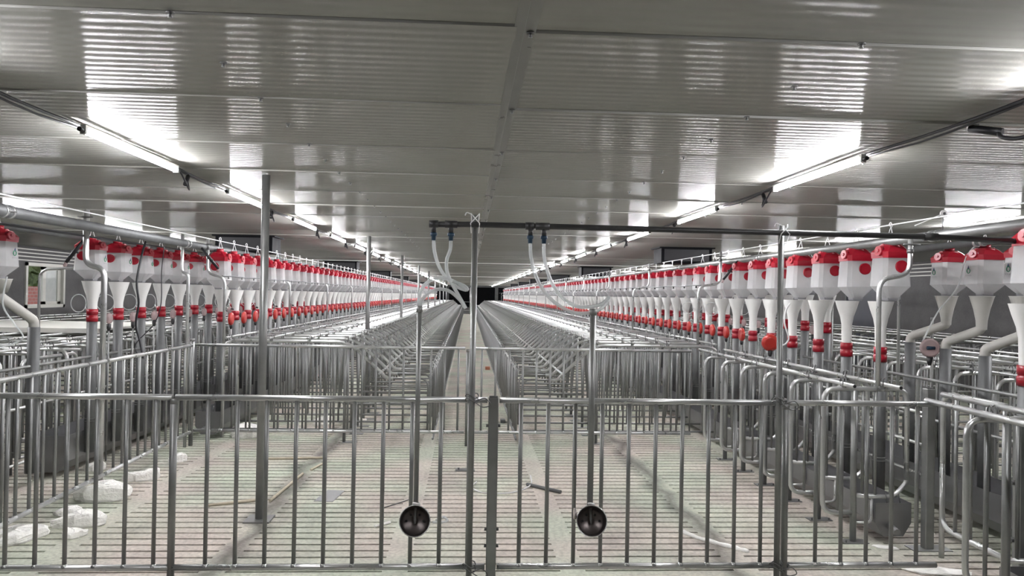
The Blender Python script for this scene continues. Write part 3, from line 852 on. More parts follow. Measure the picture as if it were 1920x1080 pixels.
for side, s, xi, xo, ys in (('left', -1, -3.72, -5.8, 5.2), ('right', 1, 4.02, 6.1, 4.45)):
    a, b, c, d, e = outer_divider(s, xi, xo, True)
    root = empty('outer_divider', 'x', 'divider'); a.build('frame_tube', root)
    for q in b: q.build('bar', root)
    for q in d: q.build('cross_rail', root)
    c.build('foot_post', root)
    for q in e: q.build('rail_clamp', root); tree = proto_tree(root)
    a, b, c, d, e = outer_divider(s, xi, xo, False)
    fo = merge([a] + b + [c] + d).build('outer_divider'); fo['category'] = 'divider'
    for k in range(60):
        y = ys + .5 * k
        if k < 8:
            lab = '%s rounded divider of the outer crates beyond the %s feeder rows' % (ORD[k], side)
            if k == 0: root.location = (0, y, 0); root['label'] = lab
            else: dup(root, tree, (0, y, 0), lab)
        else:
            o = fo if k == 8 else fo.copy()
            if k > 8: C.objects.link(o)
            o.location = (0, y, 0); o['label'] = 'distant rounded divider of the outer crates beyond the %s feeder rows' % side
            o['group'] = 'distant outer dividers on the %s' % side
    for x, z, lab in ((xi + s * .16, 1.085, 'inner'), (xi + s * .5, 1.085, 'second'), (xi + s * 1.0, 1.085, 'third'), (xi + s * 1.5, 1.085, 'fourth'), (xo - s * .1, 1.085, 'outermost')):
        tag(MB().tube([(x, ys - .3, z), (x, 60, z)], .013, 'galv_bright', 7).build('outer_rail'), '%s long rail over the outer crates on the %s' % (lab, side), 'rail')
    tag(MB().tube([(xi - s * .38, ys - .2, 1.02), (xi - s * .38, 7.9 if s > 0 else 8.2, 1.02)], .0125, 'galv', 8).build('trough_rail'), 'thin clamped rail along the outer trough on the %s' % side, 'rail')
    for zq, lb in ((.16, 'lowest'), (.62, 'middle')):
        tag(MB().tube([(xi - s * .02, ys - .2, zq), (xi - s * .02, 12, zq)], .0125, 'galv_bright', 8).build('lower_rail'), '%s rail on the trough side of the outer crates on the %s' % (lb, side), 'rail')
    # second set of crates nearer the wall
    fo2 = merge(a and [outer_divider(s, xo + s * .9, xo + s * 2.6, False)[0]] + outer_divider(s, xo + s * .9, xo + s * 2.6, False)[1]).build('wall_side_divider')
    fo2['category'] = 'divider'
    for k in range(36):
        o = fo2 if k == 0 else fo2.copy()
        if k: C.objects.link(o)
        o.location = (0, ys + 3 + .5 * k, 0)
        o['label'] = 'crate divider of the block nearest the %s wall' % side; o['group'] = 'dividers nearest the %s wall' % side
    for q in (.2, .8, 1.4):
        x = xo + s * (.9 + q)
        tag(MB().tube([(x, ys + 2.8, 1.085), (x, 27, 1.085)], .013, 'galv_bright', 7).build('outer_rail'), '%s long rail over the crates nearest the %s wall' % ({.2: 'inner', .8: 'middle', 1.4: 'outer'}[q], side), 'rail')

# ---------------------------------------------------------------- troughs
def trough(x0, x1, y0, y1, zb, zt, lab, end=True):
    r = empty('feed_trough', lab, 'trough', (0, 0, 0))
    t = .004; mb = MB()
    m = (x1 - x0) * .22
    sec = [(x0, zt), (x0 + .0, zb + .09), (x0 + m, zb), (x1 - m, zb), (x1, zb + .09), (x1, zt)]
    inn = [(x1 - t, zt), (x1 - t, zb + .09), (x1 - m - t, zb + t), (x0 + m + t, zb + t), (x0 + t, zb + .09), (x0 + t, zt)]
    ring = sec + inn
    mb.loft([[(x, y0, z) for x, z in ring], [(x, y1, z) for x, z in ring]], 'trough', False, False)
    mb.build('trough_body', r)
    for y in (y0, y1):
        MB().loft([[(x, y, z) for x, z in sec], [(x, y + .004, z) for x, z in sec]], 'trough').build('end_plate', r)
    if end:
        mb = MB(); cx = x0 + .1
        mb.tube([(cx, y0, zb + .07), (cx, y0 - .09, zb + .055)], .022, 'trough', 12); mb.build('drain_stub', r)
        mb = MB()
        mb.tube([(x0 + .08, y0, zt), (x0 + .08, y0 + .02, zt + .06)], .004, 'wire', 5); mb.tube([(x1 - .08, y0, zt), (x1 - .08, y0 + .02, zt + .06)], .004, 'wire', 5)
        mb.build('hanging_wire', r)
    return r
trough(2.77, 3.02, 4.90, 66, .045, .27, 'long steel trough inside the right pen with a drain stub at its near end')
trough(2.83, 3.25, 2.4, 3.80, .02, .24, 'dark trough cut off by the lower right corner')
trough(3.62, 3.95, 4.3, 66, .05, .33, 'outer steel trough on the right behind the first one')
trough(-2.95, -2.68, 8.35, 66, .05, .30, 'steel trough along the left crates behind the corner post')
trough(-3.72, -3.40, 6.6, 66, .05, .36, 'outer steel trough on the left behind the side fence')
trough(-3.75, -3.35, 3.2, 5.65, .06, .36, 'dark steel trough at the left frame edge')

# ---------------------------------------------------------------- feeders
def hopper_parts(s, lod, lg=False):
    """s=+1: aisle face on -x"""
    n = 16 if lod == 0 else 8
    hw, hd_ = .113, .102
    def rect(a, b, z, cut=.035):
        if lod: return [(-a, -b, z), (a, -b, z), (a, b, z), (-a, b, z)]
        return [(-a + cut, -b, z), (a - cut, -b, z), (a, -b + cut, z), (a, b - cut, z), (a - cut, b, z), (-a + cut, b, z), (-a, b - cut, z), (-a, -b + cut, z)]
    body = MB()
    body.loft([rect(.034, .034, 1.645, .010), rect(hw, hd_, 1.745, .026), rect(hw - .014, hd_ - .009, 1.99, .026)], 'hopper', False, False)
    lid = MB()
    lid.loft([rect(hw - .006, hd_ - .002, 1.955, .026), rect(hw - .003, hd_ + .001, 2.0, .026), rect(hw - .035, hd_ - .03, 2.045, .03), rect(.05, .05, 2.062, .015)], 'red')
    lid.tube([(0, 0, 2.05), (0, 0, 2.095)], .04, 'red', n)
    if lod == 0:
        lid.tube([(-.07, 0, 2.03), (.07, 0, 2.03)], .034, 'red', 10)
        lid.tube(arc_path([(-.06, -.05, 2.03), (-.02, -.07, 2.055), (.05, -.06, 2.03)], .02), .012, 'red', 6)
    cap = MB(); cap.disc((.022 * s, -hd_ + .012, 1.890), (0, -1, .04), .046, .022, 'red', n + 4)
    cap.disc((.022 * s, -hd_ - .010, 1.891), (0, -1, .04), .037, .004, 'red', n + 4) if lod == 0 else None
    if lg and s > 0: cap = None
    knob = MB(); knob.disc((-s * (hw - .016), -.035, 2.005), (-s, -.15, .1), .036, .03, 'red', n)
    if lod == 0:
        knob.disc((-s * (hw + .014), -.039, 2.008), (-s, -.15, .1), .013, .006, 'red', 8)
    out = MB(); out.loft([[(-q, -q, z), (q, -q, z), (q, q, z), (-q, q, z)] for q, z in ((.036, 1.638), (.042, 1.652), (.028, 1.678), (.012, 1.702), (.002, 1.71))], 'greyslide')
    logo = MB()
    if lod == 0 and lg:
        x = -s * (hw + .002); yc = .02; zc = 1.86
        logo.tube([(x, yc + .017 * math.cos(a), zc + .021 * math.sin(a)) for a in [2 * PI * i / 14 for i in range(15)]], .0035, 'green', 4)
        logo.add([(x - s * .001, yc - .012, zc + .02), (x - s * .001, yc + .0, zc + .05), (x - s * .001, yc + .012, zc + .02), (x - s * .001, yc, zc + .012)], [(0, 1, 2, 3)], 'navy')
        for i in range(4):
            y0 = yc - .034 + i * .018
            logo.add([(x - s * .0005, y0, zc - .042), (x - s * .0005, y0 + .012, zc - .042), (x - s * .0005, y0 + .012, zc - .039), (x - s * .0005, y0, zc - .039)], [(0, 1, 2, 3)], 'greyslide')
            logo.add([(x - s * .0005, y0 + .004, zc - .047), (x - s * .0005, y0 + .008, zc - .047), (x - s * .0005, y0 + .008, zc - .033), (x - s * .0005, y0 + .004, zc - .033)], [(0, 1, 2, 3)], 'greyslide')
    string = MB()
    if lod == 0:
        string.tube(smooth_path([(-.03, 0, 2.06), (-.015, .01, 2.12), (0, 0, 2.185), (.012, 0, 2.15), (.03, -.005, 2.09), (.035, 0, 2.06)]), .0032, 'rope', 5)
        string.tube(smooth_path([(.0, 0, 2.19), (-.012, 0, 2.21), (.0, 0, 2.225), (.01, 0, 2.20), (0, 0, 2.185)], 4), .004, 'rope', 5)
    else:
        string.tube([(0, 0, 2.06), (0, 0, 2.19)], .006, 'rope', 4); string.tube([(0, 0, 2.18), (0, 0, 2.21)], .012, 'rope', 4)
    return body, lid, cap, knob, out, logo, string
FN = 'feed_hopper'
HP = {}
for s, lg in ((1, False), (-1, False), (1, True), (-1, True)):
    b, l, c, k, o, g, st = hopper_parts(s, 0, lg)
    r = empty(FN, 'x', 'feeder'); bo = b.build('hopper', r); l.build('lid', r); (c.build('round_cap', r) if c else None); k.build('side_knob', r)
    o.build('outlet', r)
    if lg: g.build('logo', bo)
    st.build('hanging_string', r)
    b, l, c, k, o, g, st = hopper_parts(s, 1)
    f = merge([q for q in (b, l, c, k, o, st) if q]).build(FN); f['category'] = 'feeder'
    HP[(s, lg)] = [r, proto_tree(r), f, False, False]

def drop_pipe_proto(zc, ztop, lod):
    n = 18 if lod == 0 else 8
    fun = MB(); fun.lathe([(.092, ztop), (.090, ztop - .006), (.075, ztop - .06), (.052, ztop - .13), (.041, ztop - .19), (.038, zc + .05)], (0, 0, 0), 'white', n)
    fun.lathe([(.0865, ztop), (.092, ztop)], (0, 0, 0), 'white', n)
    col = MB(); col.lathe([(.039, zc + .056), (.047, zc + .056), (.047, zc + .008), (.043, zc + .006), (.043, zc - .004), (.048, zc - .006), (.048, zc - .056), (.04, zc - .056)], (0, 0, 0), 'red', n)
    pipe = MB(); pipe.tube([(0, 0, .17), (0, 0, zc - .02)], .043, 'galv_dark', n)
    w = MB()
    if lod == 0:
        for z in (.47, .445): w.tube([(.046 * math.cos(a), .046 * math.sin(a), z) for a in [2 * PI * i / 12 for i in range(13)]], .003, 'galv', 4)
    return fun, col, pipe, w
DP = {}
def get_dp(zc):
    zt_ = 1.632 if zc in (1.235, 1.33) else 1.69
    if zc not in DP:
        f, c, p, w = drop_pipe_proto(zc, zt_, 0)
        r = empty('drop_pipe', 'x', 'pipe'); f.build('funnel', r); c.build('red_collar', r); p.build('steel_pipe', r); w.build('wire_ring', r)
        f, c, p, w = drop_pipe_proto(zc, zt_, 1)
        q = merge([f, c, p]).build('drop_pipe'); q['category'] = 'pipe'
        DP[zc] = [r, proto_tree(r), q, False, False]
    return DP[zc]
def place(rec, loc, near, label, group=None):
    root, tree, far, u0, u1 = rec
    if near:
        if not u0: root.location = loc; root['label'] = label; rec[3] = True; o = root
        else: o = dup(root, tree, loc, label)
    else:
        o = far if not u1 else far.copy()
        if u1: C.objects.link(o)
        rec[4] = True; o.location = loc; o['label'] = label
    if group: o['group'] = group
    return o

# water level valves: red disc, black nozzle, thin pipe down
def valve(lod, mat_, pz):
    n = 16 if lod == 0 else 8
    e = 1.0 if mat_ == 'coral' else .66
    d = MB(); d.tube([(-.022, 0, 1.235), (-.014, 0, 1.235), (0, 0, 1.235), (.014, 0, 1.235), (.022, 0, 1.235)], [.05 * e, .072 * e, .078 * e, .072 * e, .05 * e], mat_, n)
    b = MB(); b.tube([(0, 0, 1.185 if e < 1 else 1.17), (0, 0, 1.14), (0, 0, 1.12)], [.02, .018, .010], 'blackcap', n)
    p = MB(); p.tube([(0, 0, pz), (0, 0, 1.125)], .008, 'galv', 6)
    return d, b, p
VV = {}
for key, mt, pz in (('coral', 'coral', 0.0), ('cup', 'cup', -.085)):
    d, b, p = valve(0, mt, pz); r = empty('water_valve', 'x', 'valve'); d.build('red_disc' if key == 'coral' else 'clear_disc', r); b.build('nozzle', r); p.build('thin_pipe', r)
    d, b, p = valve(1, mt, pz); q = merge([d, b, p]).build('water_valve'); q['category'] = 'valve'
    VV[key] = [r, proto_tree(r), q, False, False]
def hose_ring():
    mb = MB(); mb.tube([(.08 * math.cos(a), .01 * math.sin(a * .5), .08 * math.sin(a)) for a in [2 * PI * i / 20 for i in range(20)]] + [(.08, 0, 0)], .0045, 'hose', 5)
    mb.tube([(.075, 0, -.03), (.10, 0, -.09)], .0045, 'hose', 5)
    mb.tube([(.10, 0, -.085), (.13, 0, -.09)], .01, 'blackcap', 8)
    o = mb.build('coiled_hose'); o['category'] = 'hose'; return o
HR = [hose_ring(), False]
def ring(loc, label, group=None):
    o = HR[0] if not HR[1] else HR[0].copy()
    if HR[1]: C.objects.link(o)
    HR[1] = True; o.location = loc; o['label'] = label
    o.rotation_euler = (0, 0, random.uniform(-.4, .4))
    if group: o['group'] = group

ROWS = [('near right', 1, 3.09, .07, 1.235, [3.96, 5.43, 5.93, 6.42, 6.95, 7.45, 7.94] + [8.44 + .5 * k for k in range(114)], 'coral'),
        ('near left', -1, -2.78, -.03, 1.33, [8.62 + .5 * k for k in range(114)], 'coral'),
        ('second right', 1, 3.72, .05, 1.35, [7.55 + .5 * k for k in range(26)], 'cup'),
        ('second left', -1, -3.35, -.02, 1.385, [6.88 + .5 * k for k in range(18)], 'cup')]
for nm_, s, x, hx, zc, ys, vk in ROWS:
    for k, y in enumerate(ys):
        near = y < 13 and k < 11
        band = ORD[k] if near else ('middle stretch' if y < 28 else 'far stretch')
        grp = None if near else '%s of the %s feeder row' % (band, nm_)
        if near:
            a = '%s white feed hopper with red lid and caps in the %s row' % (band, nm_)
            b = '%s white funnel drop pipe with red collar in the %s row' % (band, nm_)
            c = '%s %s water valve disc between drop pipes of the %s row' % (band, 'orange red' if vk == 'coral' else 'clear', nm_)
        else:
            a = 'small white feed hopper with red lid in the %s of the %s row' % (band, nm_)
            b = 'small funnel drop pipe with red collar in the %s of the %s row' % (band, nm_)
            c = 'small %s water valve disc in the %s of the %s row' % ('orange red' if vk == 'coral' else 'clear', band, nm_)
        o = place(HP[(s, nm_ == 'second left' and near)], (x + hx, y, .285 if nm_.startswith('second') else 0), near, a, grp and 'hoppers in the ' + grp)
        o.scale = (1, 1, .86 if nm_.startswith('second') else 1)
        o.rotation_euler = (0, 0, random.uniform(-.05, .05))
        o2 = place(get_dp(zc), (x, y, 0), near, b, grp and 'drop pipes in the ' + grp)
        if s > 0 and nm_ == 'near right' and y < 7.9: continue
        if nm_.startswith('second') and y > 12.5: continue
        o3 = place(VV[vk], (x + (-.03 if s > 0 else .03), y + .25, .0 if zc < 1.3 else zc - 1.27), near, c, grp and 'water valves in the ' + grp)
        if nm_ == 'second left' and k < 7:
            ring((x - .14, y + .03, 1.49), 'clear coiled hose ring beside the %s drop pipe of the second left row' % ORD[k])
        elif nm_ != 'second left' and near and 8.3 < y < 12 and k % 2 == 0:
            ring((x - .06, y + .2, 1.50), 'clear coiled hose ring beside the %s drop pipe of the %s row' % (ORD[k], nm_))
# the odd red cup hanging by the fifth pipe on the right
r = empty('water_valve', 'orange red round cup with black tip hanging on a white hose before the right feeders', 'valve', (2.73, 6.6, 0))
mb = MB(); cx = Vector((0, 0, 1.24)); ax = Vector((-.25, -1, 0)).normalized()
mb.tube([cx - ax * .03, cx - ax * .02, cx, cx + ax * .02, cx + ax * .032], [.05, .07, .077, .07, .045], 'coral', 22); mb.build('red_disc', r)
MB().tube([(0, 0, 1.175), (0, 0, 1.14), (0, 0, 1.115)], [.024, .02, .012], 'blackcap', 12).build('nozzle', r)
MB().tube(smooth_path([(.06, 0, 1.23), (.12, 0, 1.22), (.17, 0, 1.28), (.13, .0, 1.42), (.14, 0, 1.53), (.2, .05, 1.6)]), .007, 'rope', 6).build('white_hose', r)
# black cap on one hopper
dark_one = [o_ for o_ in C.objects if str(o_.get('label', '')).startswith('fourth white feed hopper with red lid and caps in the near right')][0]
bc = MB().disc((.092, -.112, 1.89), (0, -1, .04), .047, .02, 'blackcap', 18).build('round_cap', dark_one)
bc['label'] = 'black round cap'
dark_one['label'] = 'fourth hopper of the near right row, the only one with a black round cap'

# bent-pipe feeders (second rows near the camera)
def bent(x, y, hx, hy, s, zp, rise, lab, lab2):
    r = empty('bent_drop_pipe', lab2, 'pipe', (x, y, 0))
    MB().tube([(0, 0, .2), (0, 0, zp)], .043, 'galv_dark', 16).build('steel_pipe', r)
    fx, fy = hx - x, hy - y
    MB().tube(arc_path([(0, 0, zp - .02), (0, 0, zp + .05), (fx, fy, zp + rise), (fx, fy, max(zp + rise + .05, 1.5))], .035, 3), .036, 'hdpe', 14).build('bent_tube', r)
    MB().lathe([(.036, zp + rise + .0), (.04, max(1.5, zp + rise + .04)), (.056, 1.585), (.083, 1.68), (.087, 1.685), (.082, 1.682)], (fx, fy, 0), 'hdpe', 18).build('funnel', r)
    place(HP[(s, True)], (hx + .02 * s, hy, .275), True, lab).scale = (1, 1, .86)
bent(3.75, 6.13, 3.885, 5.86, 1, 1.29, .16, 'white feed hopper with logo, leftmost of the three over bent pipes at right', 'bent white drop pipe, leftmost of the three at right')
bent(3.75, 5.66, 3.885, 5.44, 1, 1.27, .16, 'white feed hopper with logo, middle of the three over bent pipes at right', 'bent white drop pipe, middle of the three at right')
bent(3.75, 5.21, 3.885, 5.02, 1, 1.25, .16, 'white feed hopper mostly hidden behind the nearest big one at right', 'bent white drop pipe, rightmost of the three at right')
bent(-3.335, 5.96, -3.42, 5.66, -1, 1.32, .24, 'white feed hopper cut by the left frame edge', 'bent white drop pipe over a grey pipe near the left frame edge')
bent(-3.335, 5.46, -3.42, 5.16, -1, 1.30, .24, 'white feed hopper outside the left frame edge', 'grey drop pipe just at the left frame edge')
r = empty('water_valve', 'pale round water valve between the bent pipes at right', 'valve', (3.66, 5.72, 0))
mb = MB(); cx = Vector((0, 0, 1.27))
mb.tube([cx - ax * .02, cx, cx + ax * .015], [.065, .076, .06], 'cup', 22); mb.build('clear_disc', r)
MB().tube([cx + ax * .02 + Vector((-.03, 0, 0)), cx + ax * .03 + Vector((.03, 0, 0))], .014, 'blue', 8).build('valve_body', r)
MB().tube([(0, 0, 1.20), (0, 0, 1.16), (0, 0, 1.13)], [.024, .02, .012], 'blackcap', 12).build('nozzle', r)
hose([(3.62, 5.75, 1.32), (3.72, 5.72, 1.55), (3.80, 5.6, 1.75), (3.80, 5.5, 1.98), (3.84, 5.4, 2.09), (3.9, 5.35, 2.10)], 'thin clear hose rising from the pale valve to the feed line at right', .006)

for rec in list(HP.values()) + list(DP.values()) + list(VV.values()):
    if not rec[3]:
        for c_, gs_ in rec[1]:
            for g_ in gs_: bpy.data.objects.remove(g_)
            bpy.data.objects.remove(c_)
        bpy.data.objects.remove(rec[0])
    if not rec[4]: bpy.data.objects.remove(rec[2])

# ---------------------------------------------------------------- feed lines and support wires
for nm_, x, z, y0, y1, rr in (('near right', 3.13, 2.08, 2.5, 67, .033), ('second right', 3.80, 2.085, 3.0, 40, .026), ('near left', -2.90, 2.10, 2.5, 67, .038), ('second left', -3.52, 2.09, 3.0, 40, .026)):
    r = empty('feed_line', 'round galvanised feed line pipe above the %s feeder row' % nm_, 'pipe', (x, 0, z))
    MB().tube([(0, y0, 0), (0, y1, 0)], rr, 'galv' if nm_ == 'near right' else 'galv_dark', 14).build('pipe_run', r)
    for y in [y0 + 2.3 + 3 * k for k in range(6)]:
        mb = MB()
        for q in (0, .07): mb.tube([(0, y + q, 0), (0, y + q + .025, 0)], rr + .006, 'galv_bright', 12)
        mb.tube([(rr + .006, y + .01, -.0), (rr + .006, y + .085, 0)], .006, 'galv', 6); mb.build('pipe_clamp', r)
    zz = 2.205 - z
    wr = tag(MB().tube([(x * 0 + 0, y0, zz), (0, y1, zz)], .0055, 'rope', 5).build('support_wire'), 'thin white support wire above the %s feeder row' % nm_, 'wire')
    wr.location = (x + (.02 if x > 0 else -.02), 0, z)
# second thick tube and cable beside left line
tag(MB().tube([(-3.15, 3, 2.035), (-3.05, 6, 2.04), (-3.12, 11, 2.07)], .008, 'cable', 6).build('black_cable'), 'black cable strung below the left feed line pipe', 'cable')
tag(MB().tube(smooth_path([(-2.95, 7.0, 2.06), (-3.0, 7.05, 1.95), (-3.02, 7.0, 1.7), (-3.0, 7.0, 1.5), (-3.02, 7.0, 1.3), (-2.98, 7.0, 1.15), (-2.93, 6.95, 1.0)]), [.007] * 12 + [.013] * 25, 'cable', 8).build('black_cable')
    if False else MB().tube(smooth_path([(-2.95, 7.0, 2.06), (-3.0, 7.05, 1.95), (-3.02, 7.0, 1.7), (-3.0, 7.0, 1.5), (-3.02, 7.0, 1.3), (-2.98, 7.0, 1.15), (-2.93, 6.95, 1.0)]), .010, 'cable', 8).build('black_cable'),
    'thick black cable hanging down among the second left drop pipes', 'cable')
tag(MB().tube(smooth_path([(-2.90, 7.3, 2.05), (-2.93, 7.32, 1.8), (-2.92, 7.3, 1.5), (-2.98, 7.3, 1.3), (-3.15, 7.3, 1.1), (-3.12, 7.3, 1.0)]), .0045, 'cable', 6).build('black_cable'), 'thin black wire hanging right of the thick black cable', 'cable')
# pulley wheels on the winch wire
for x, y, lab in ((3.35, 5.1, 'right'), (-3.05, 4.95, 'left')):
    r = empty('pulley', 'small white pulley wheel on the winch wire above the %s feed line' % lab, 'pulley', (x, y, 2.26 if lab == 'right' else 2.27))
    MB().disc((0, 0, 0), (0, -1, 0), .026, .012, 'white', 16).build('wheel', r)
    MB().disc((0, -.012, 0), (0, -1, 0), .01, .006, 'wire', 8).build('axle', r)
    MB().tube([(0, .005, 0), (0, .005, -.14)], .006, 'galv', 6).build('bracket', r)
tag(MB().tube([(3.02, 4.9, 2.15), (3.35, 5.1, 2.26), (4.2, 3.6, 2.36)], .004, 'rope', 5).build('winch_wire'), 'white winch wire running over the pulley at the right', 'wire')

hose([(-3.30, 5.55, 1.70), (-3.33, 5.56, 1.50), (-3.27, 5.60, 1.36), (-3.22, 5.62, 1.27), (-3.27, 5.62, 1.22), (-3.36, 5.6, 1.19)], 'thin clear hose curving beside the bent pipe at the left frame edge', .006)
# ---------------------------------------------------------------- S-shaped support pipes and thin water line
def s_pipe(xl, xu, y, zlow, zj, ztop, rr=.0165, foot=False):
    r = empty('support_pipe', 'x', 'pipe', (0, y, 0))
    MB().tube(arc_path([(xl, 0, zlow), (xl, 0, zj - .015), (xu, 0, zj + .015), (xu, 0, ztop)], .09, 6), rr, 'galv_bright', 10).build('bent_pipe', r)
    mb = MB(); mb.tube([(xu - .06, -.02, ztop - .06), (xu + .06, -.02, ztop - .06)], .006, 'wire', 5); mb.tube([(xu, 0, ztop - .12), (xu, 0, ztop - .09)], rr * 1.35, 'wire', 8); mb.build('clip', r)
    return r
def lab_s(o, l, g=None):
    o['label'] = l
    if g: o['group'] = g
    return o
lab_s(s_pipe(2.775, 2.99, 4.9, 1.06, 1.80, 2.08), 'large s-bent support pipe rising from the right pen rails')
lab_s(s_pipe(-2.893, -3.04, 6.12, 0.0, 1.80, 2.25, .0225), 's-bent support pipe standing at the middle of the left side fence')
lab_s(s_pipe(-2.9, -2.965, 7.92, 0.0, 1.80, 2.2), 's-bent support pipe standing behind the left corner post')
rt = None
for side, sg, y0 in (('left', -1, 8.37), ('right', 1, 8.69)):
    xl, xu = (2.72, 2.98) if sg > 0 else (-2.67, -2.86)
    for k in range(16):
        y = y0 + (3.0 if sg < 0 else 3.5) * k
        if k == 0: base = s_pipe(xl, xu, y, 1.05, 1.79, 2.19, .0155); bt = proto_tree(base); o = base
        else: o = dup(base, bt, (0, y, 0), 'x')
        if k < 5: o['label'] = '%s s-bent support pipe rising from the %s crate block' % (ORD[k], side)
        else: o['label'] = 'distant bent support pipe along the %s feeder row' % side; o['group'] = 'distant support pipes on the %s' % side
    r = empty('water_line', 'thin dark water line clipped along the front of the %s feeder row' % side, 'pipe', (0, 0, 0))
    path = [(xl + sg * .03, y0 + .4 * k, 1.785 + .006 * math.sin(k * 2.1)) for k in range(146)]
    MB().tube(path, .008, 'galv_dark', 5).build('line_tube', r)
    mb = MB()
    for k in range(90): mb.tube([(xl + sg * .03, y0 + .2 + .5 * k, 1.79), (xl + sg * .03, y0 + .2 + .5 * k, 1.755)], .011, 'blackcap', 5)
    o = mb.build('line_clips', r); o['kind'] = 'stuff'
# dark nozzle sleeves (drop hoses) at the support pipe tops
def sleeve(p, q, lab):
    p = Vector(p); q = Vector(q); m_ = p.lerp(q, .55)
    r = empty('dosing_valve', lab, 'valve', p)
    MB().tube([(0, 0, 0), m_ - p, q - p], [.012, .017, .014], 'cable', 8).build('black_sleeve', r)
    MB().tube([(m_ - p) + Vector((-.03, 0, .01)), (m_ - p) + Vector((.03, 0, -.01))], .008, 'cable', 6).build('lever', r)
    MB().tube([q - p, (q - p) + Vector((-.01, 0, -.035))], [.013, .015], 'cup', 8).build('clear_tip', r)
sleeve((-3.06, 6.14, 2.02), (-3.2, 6.14, 1.83), 'black sleeve valve hanging left of the left side fence pipe')
sleeve((-2.88, 8.2, 2.09), (-2.72, 8.3, 1.86), 'black sleeve valve at the start of the near left feeder row')
sleeve((3.10, 8.45, 2.07), (2.93, 8.45, 1.85), 'black sleeve valve on the first right crate support pipe')
lab_s(s_pipe(-3.85, -3.45, 6.95, 0.0, 1.80, 1.95, .012), 'thin outer s-bent pipe left of the first left drop pipe')
lab_s(s_pipe(3.985, 3.66, 6.7, 0.0, 1.84, 2.08, .014), 'thin s-bent pipe behind the bent pipe hoppers at right')
round_post(4.1, 8.2, 0, 1.75, .015, 'thin upright pipe in front of the navy door at right')
round_post(4.05, 6.3, 0, 1.5, .013, 'thin upright pipe behind the pale valve at right')

# extra fences at the left beyond the side fence
fence('short cross fence of grey tubes left of the side fence', (-4.9, 7.5), (-3.75, 7.5), .15, 1.03, [.1 + .13 * k for k in range(8)])
r = empty('side_gate', 'round-cornered tube gate beside the outer left trough', 'gate', (-3.765, 0, 0))
MB().tube(arc_path([(0, 6.55, .18), (0, 6.55, 1.0), (0, 7.45, 1.0), (0, 7.45, .18)], .09, 5), .016, 'galv_bright', 10).build('gate_frame', r)
for q in range(6): MB().tube([(0, 6.68 + .12 * q, .18), (0, 6.68 + .12 * q, 1.0)], .011, 'galv', 8).build('bar', r)
MB().tube([(0, 7.45, 0), (0, 7.45, .3)], .0165, 'galv', 10).build('leg', r)
MB().tube([(0, 6.55, .18), (0, 7.45, .18)], .014, 'galv_bright', 8).build('bottom_rail', r)

# white board lying on the outer left crates
r = empty('white_board', 'large white board lying flat on the outer left crates', 'board', (0, 0, 0))
mb = MB(); mb.box(-7.6, -4.3, 9.0, 11.0, 1.125, 1.15, 'board'); mb.build('board_sheet', r)
mb = MB()
mb.box(-7.6, -4.3, 8.98, 9.02, 1.10, 1.155, 'board'); mb.build('edge_strip', r)

# ---------------------------------------------------------------- aisle end
fence('small low fence closing the far end of the aisle', (-0.35, 62), (0.54, 62), .3, 1.0, [.05, .84])
r = empty('aisle_beam', 'low dark beam lying across the far aisle end', 'beam', (0, 62.3, 0))
MB().bbox(-.36, .55, 0, .12, 0.0, .2, .01, 'column').build('beam_body', r)
round_post(.15, 61.5, 0, 2.2, .03, 'thin pole standing at the far aisle end', 'galv_bright')

# ---------------------------------------------------------------- litter on the floor
def lump(name, c, sx, sy, sz, seed, mat_, lab, rot=0, cat='foam'):
    rnd = random.Random(seed); nu, nv = 18, 9
    mb = MB(); rings = []
    ph = [rnd.uniform(0, 6.28) for _ in range(8)]
    for j in range(nv):
        t = j / (nv - 1)
        zz = sz * .95 * min(t / .7, 1 + (t - .7) * .15)
        sc = (1 - max(0, t - .55) ** 1.2 * .95) * (0.94 if j == 0 else 1)
        if j == nv - 1: sc = .08
        ring_ = []
        for i in range(nu):
            a = 2 * PI * i / nu
            q = 1 + .13 * math.sin(2 * a + ph[0]) + .10 * math.sin(3 * a + ph[1]) + .07 * math.sin(5 * a + ph[2]) + .05 * math.sin(9 * a + ph[3] + t * 3) + rnd.uniform(-.03, .03)
            x = sx * math.cos(a) * q * sc; y = sy * math.sin(a) * q * sc
            z = zz * (1 + .22 * math.sin(x / sx * 2.3 + ph[4]) + .12 * math.sin(y / sy * 4 + ph[5])) + (rnd.uniform(-.09, .09) * sz if 0 < j else 0)
            ring_.append((x * math.cos(rot) - y * math.sin(rot), x * math.sin(rot) + y * math.cos(rot), max(0, z)))
        rings.append(ring_)
    mb.loft(rings, mat_, False, True)
    o = mb.build(name); o.location = c
    return tag(o, lab, cat)
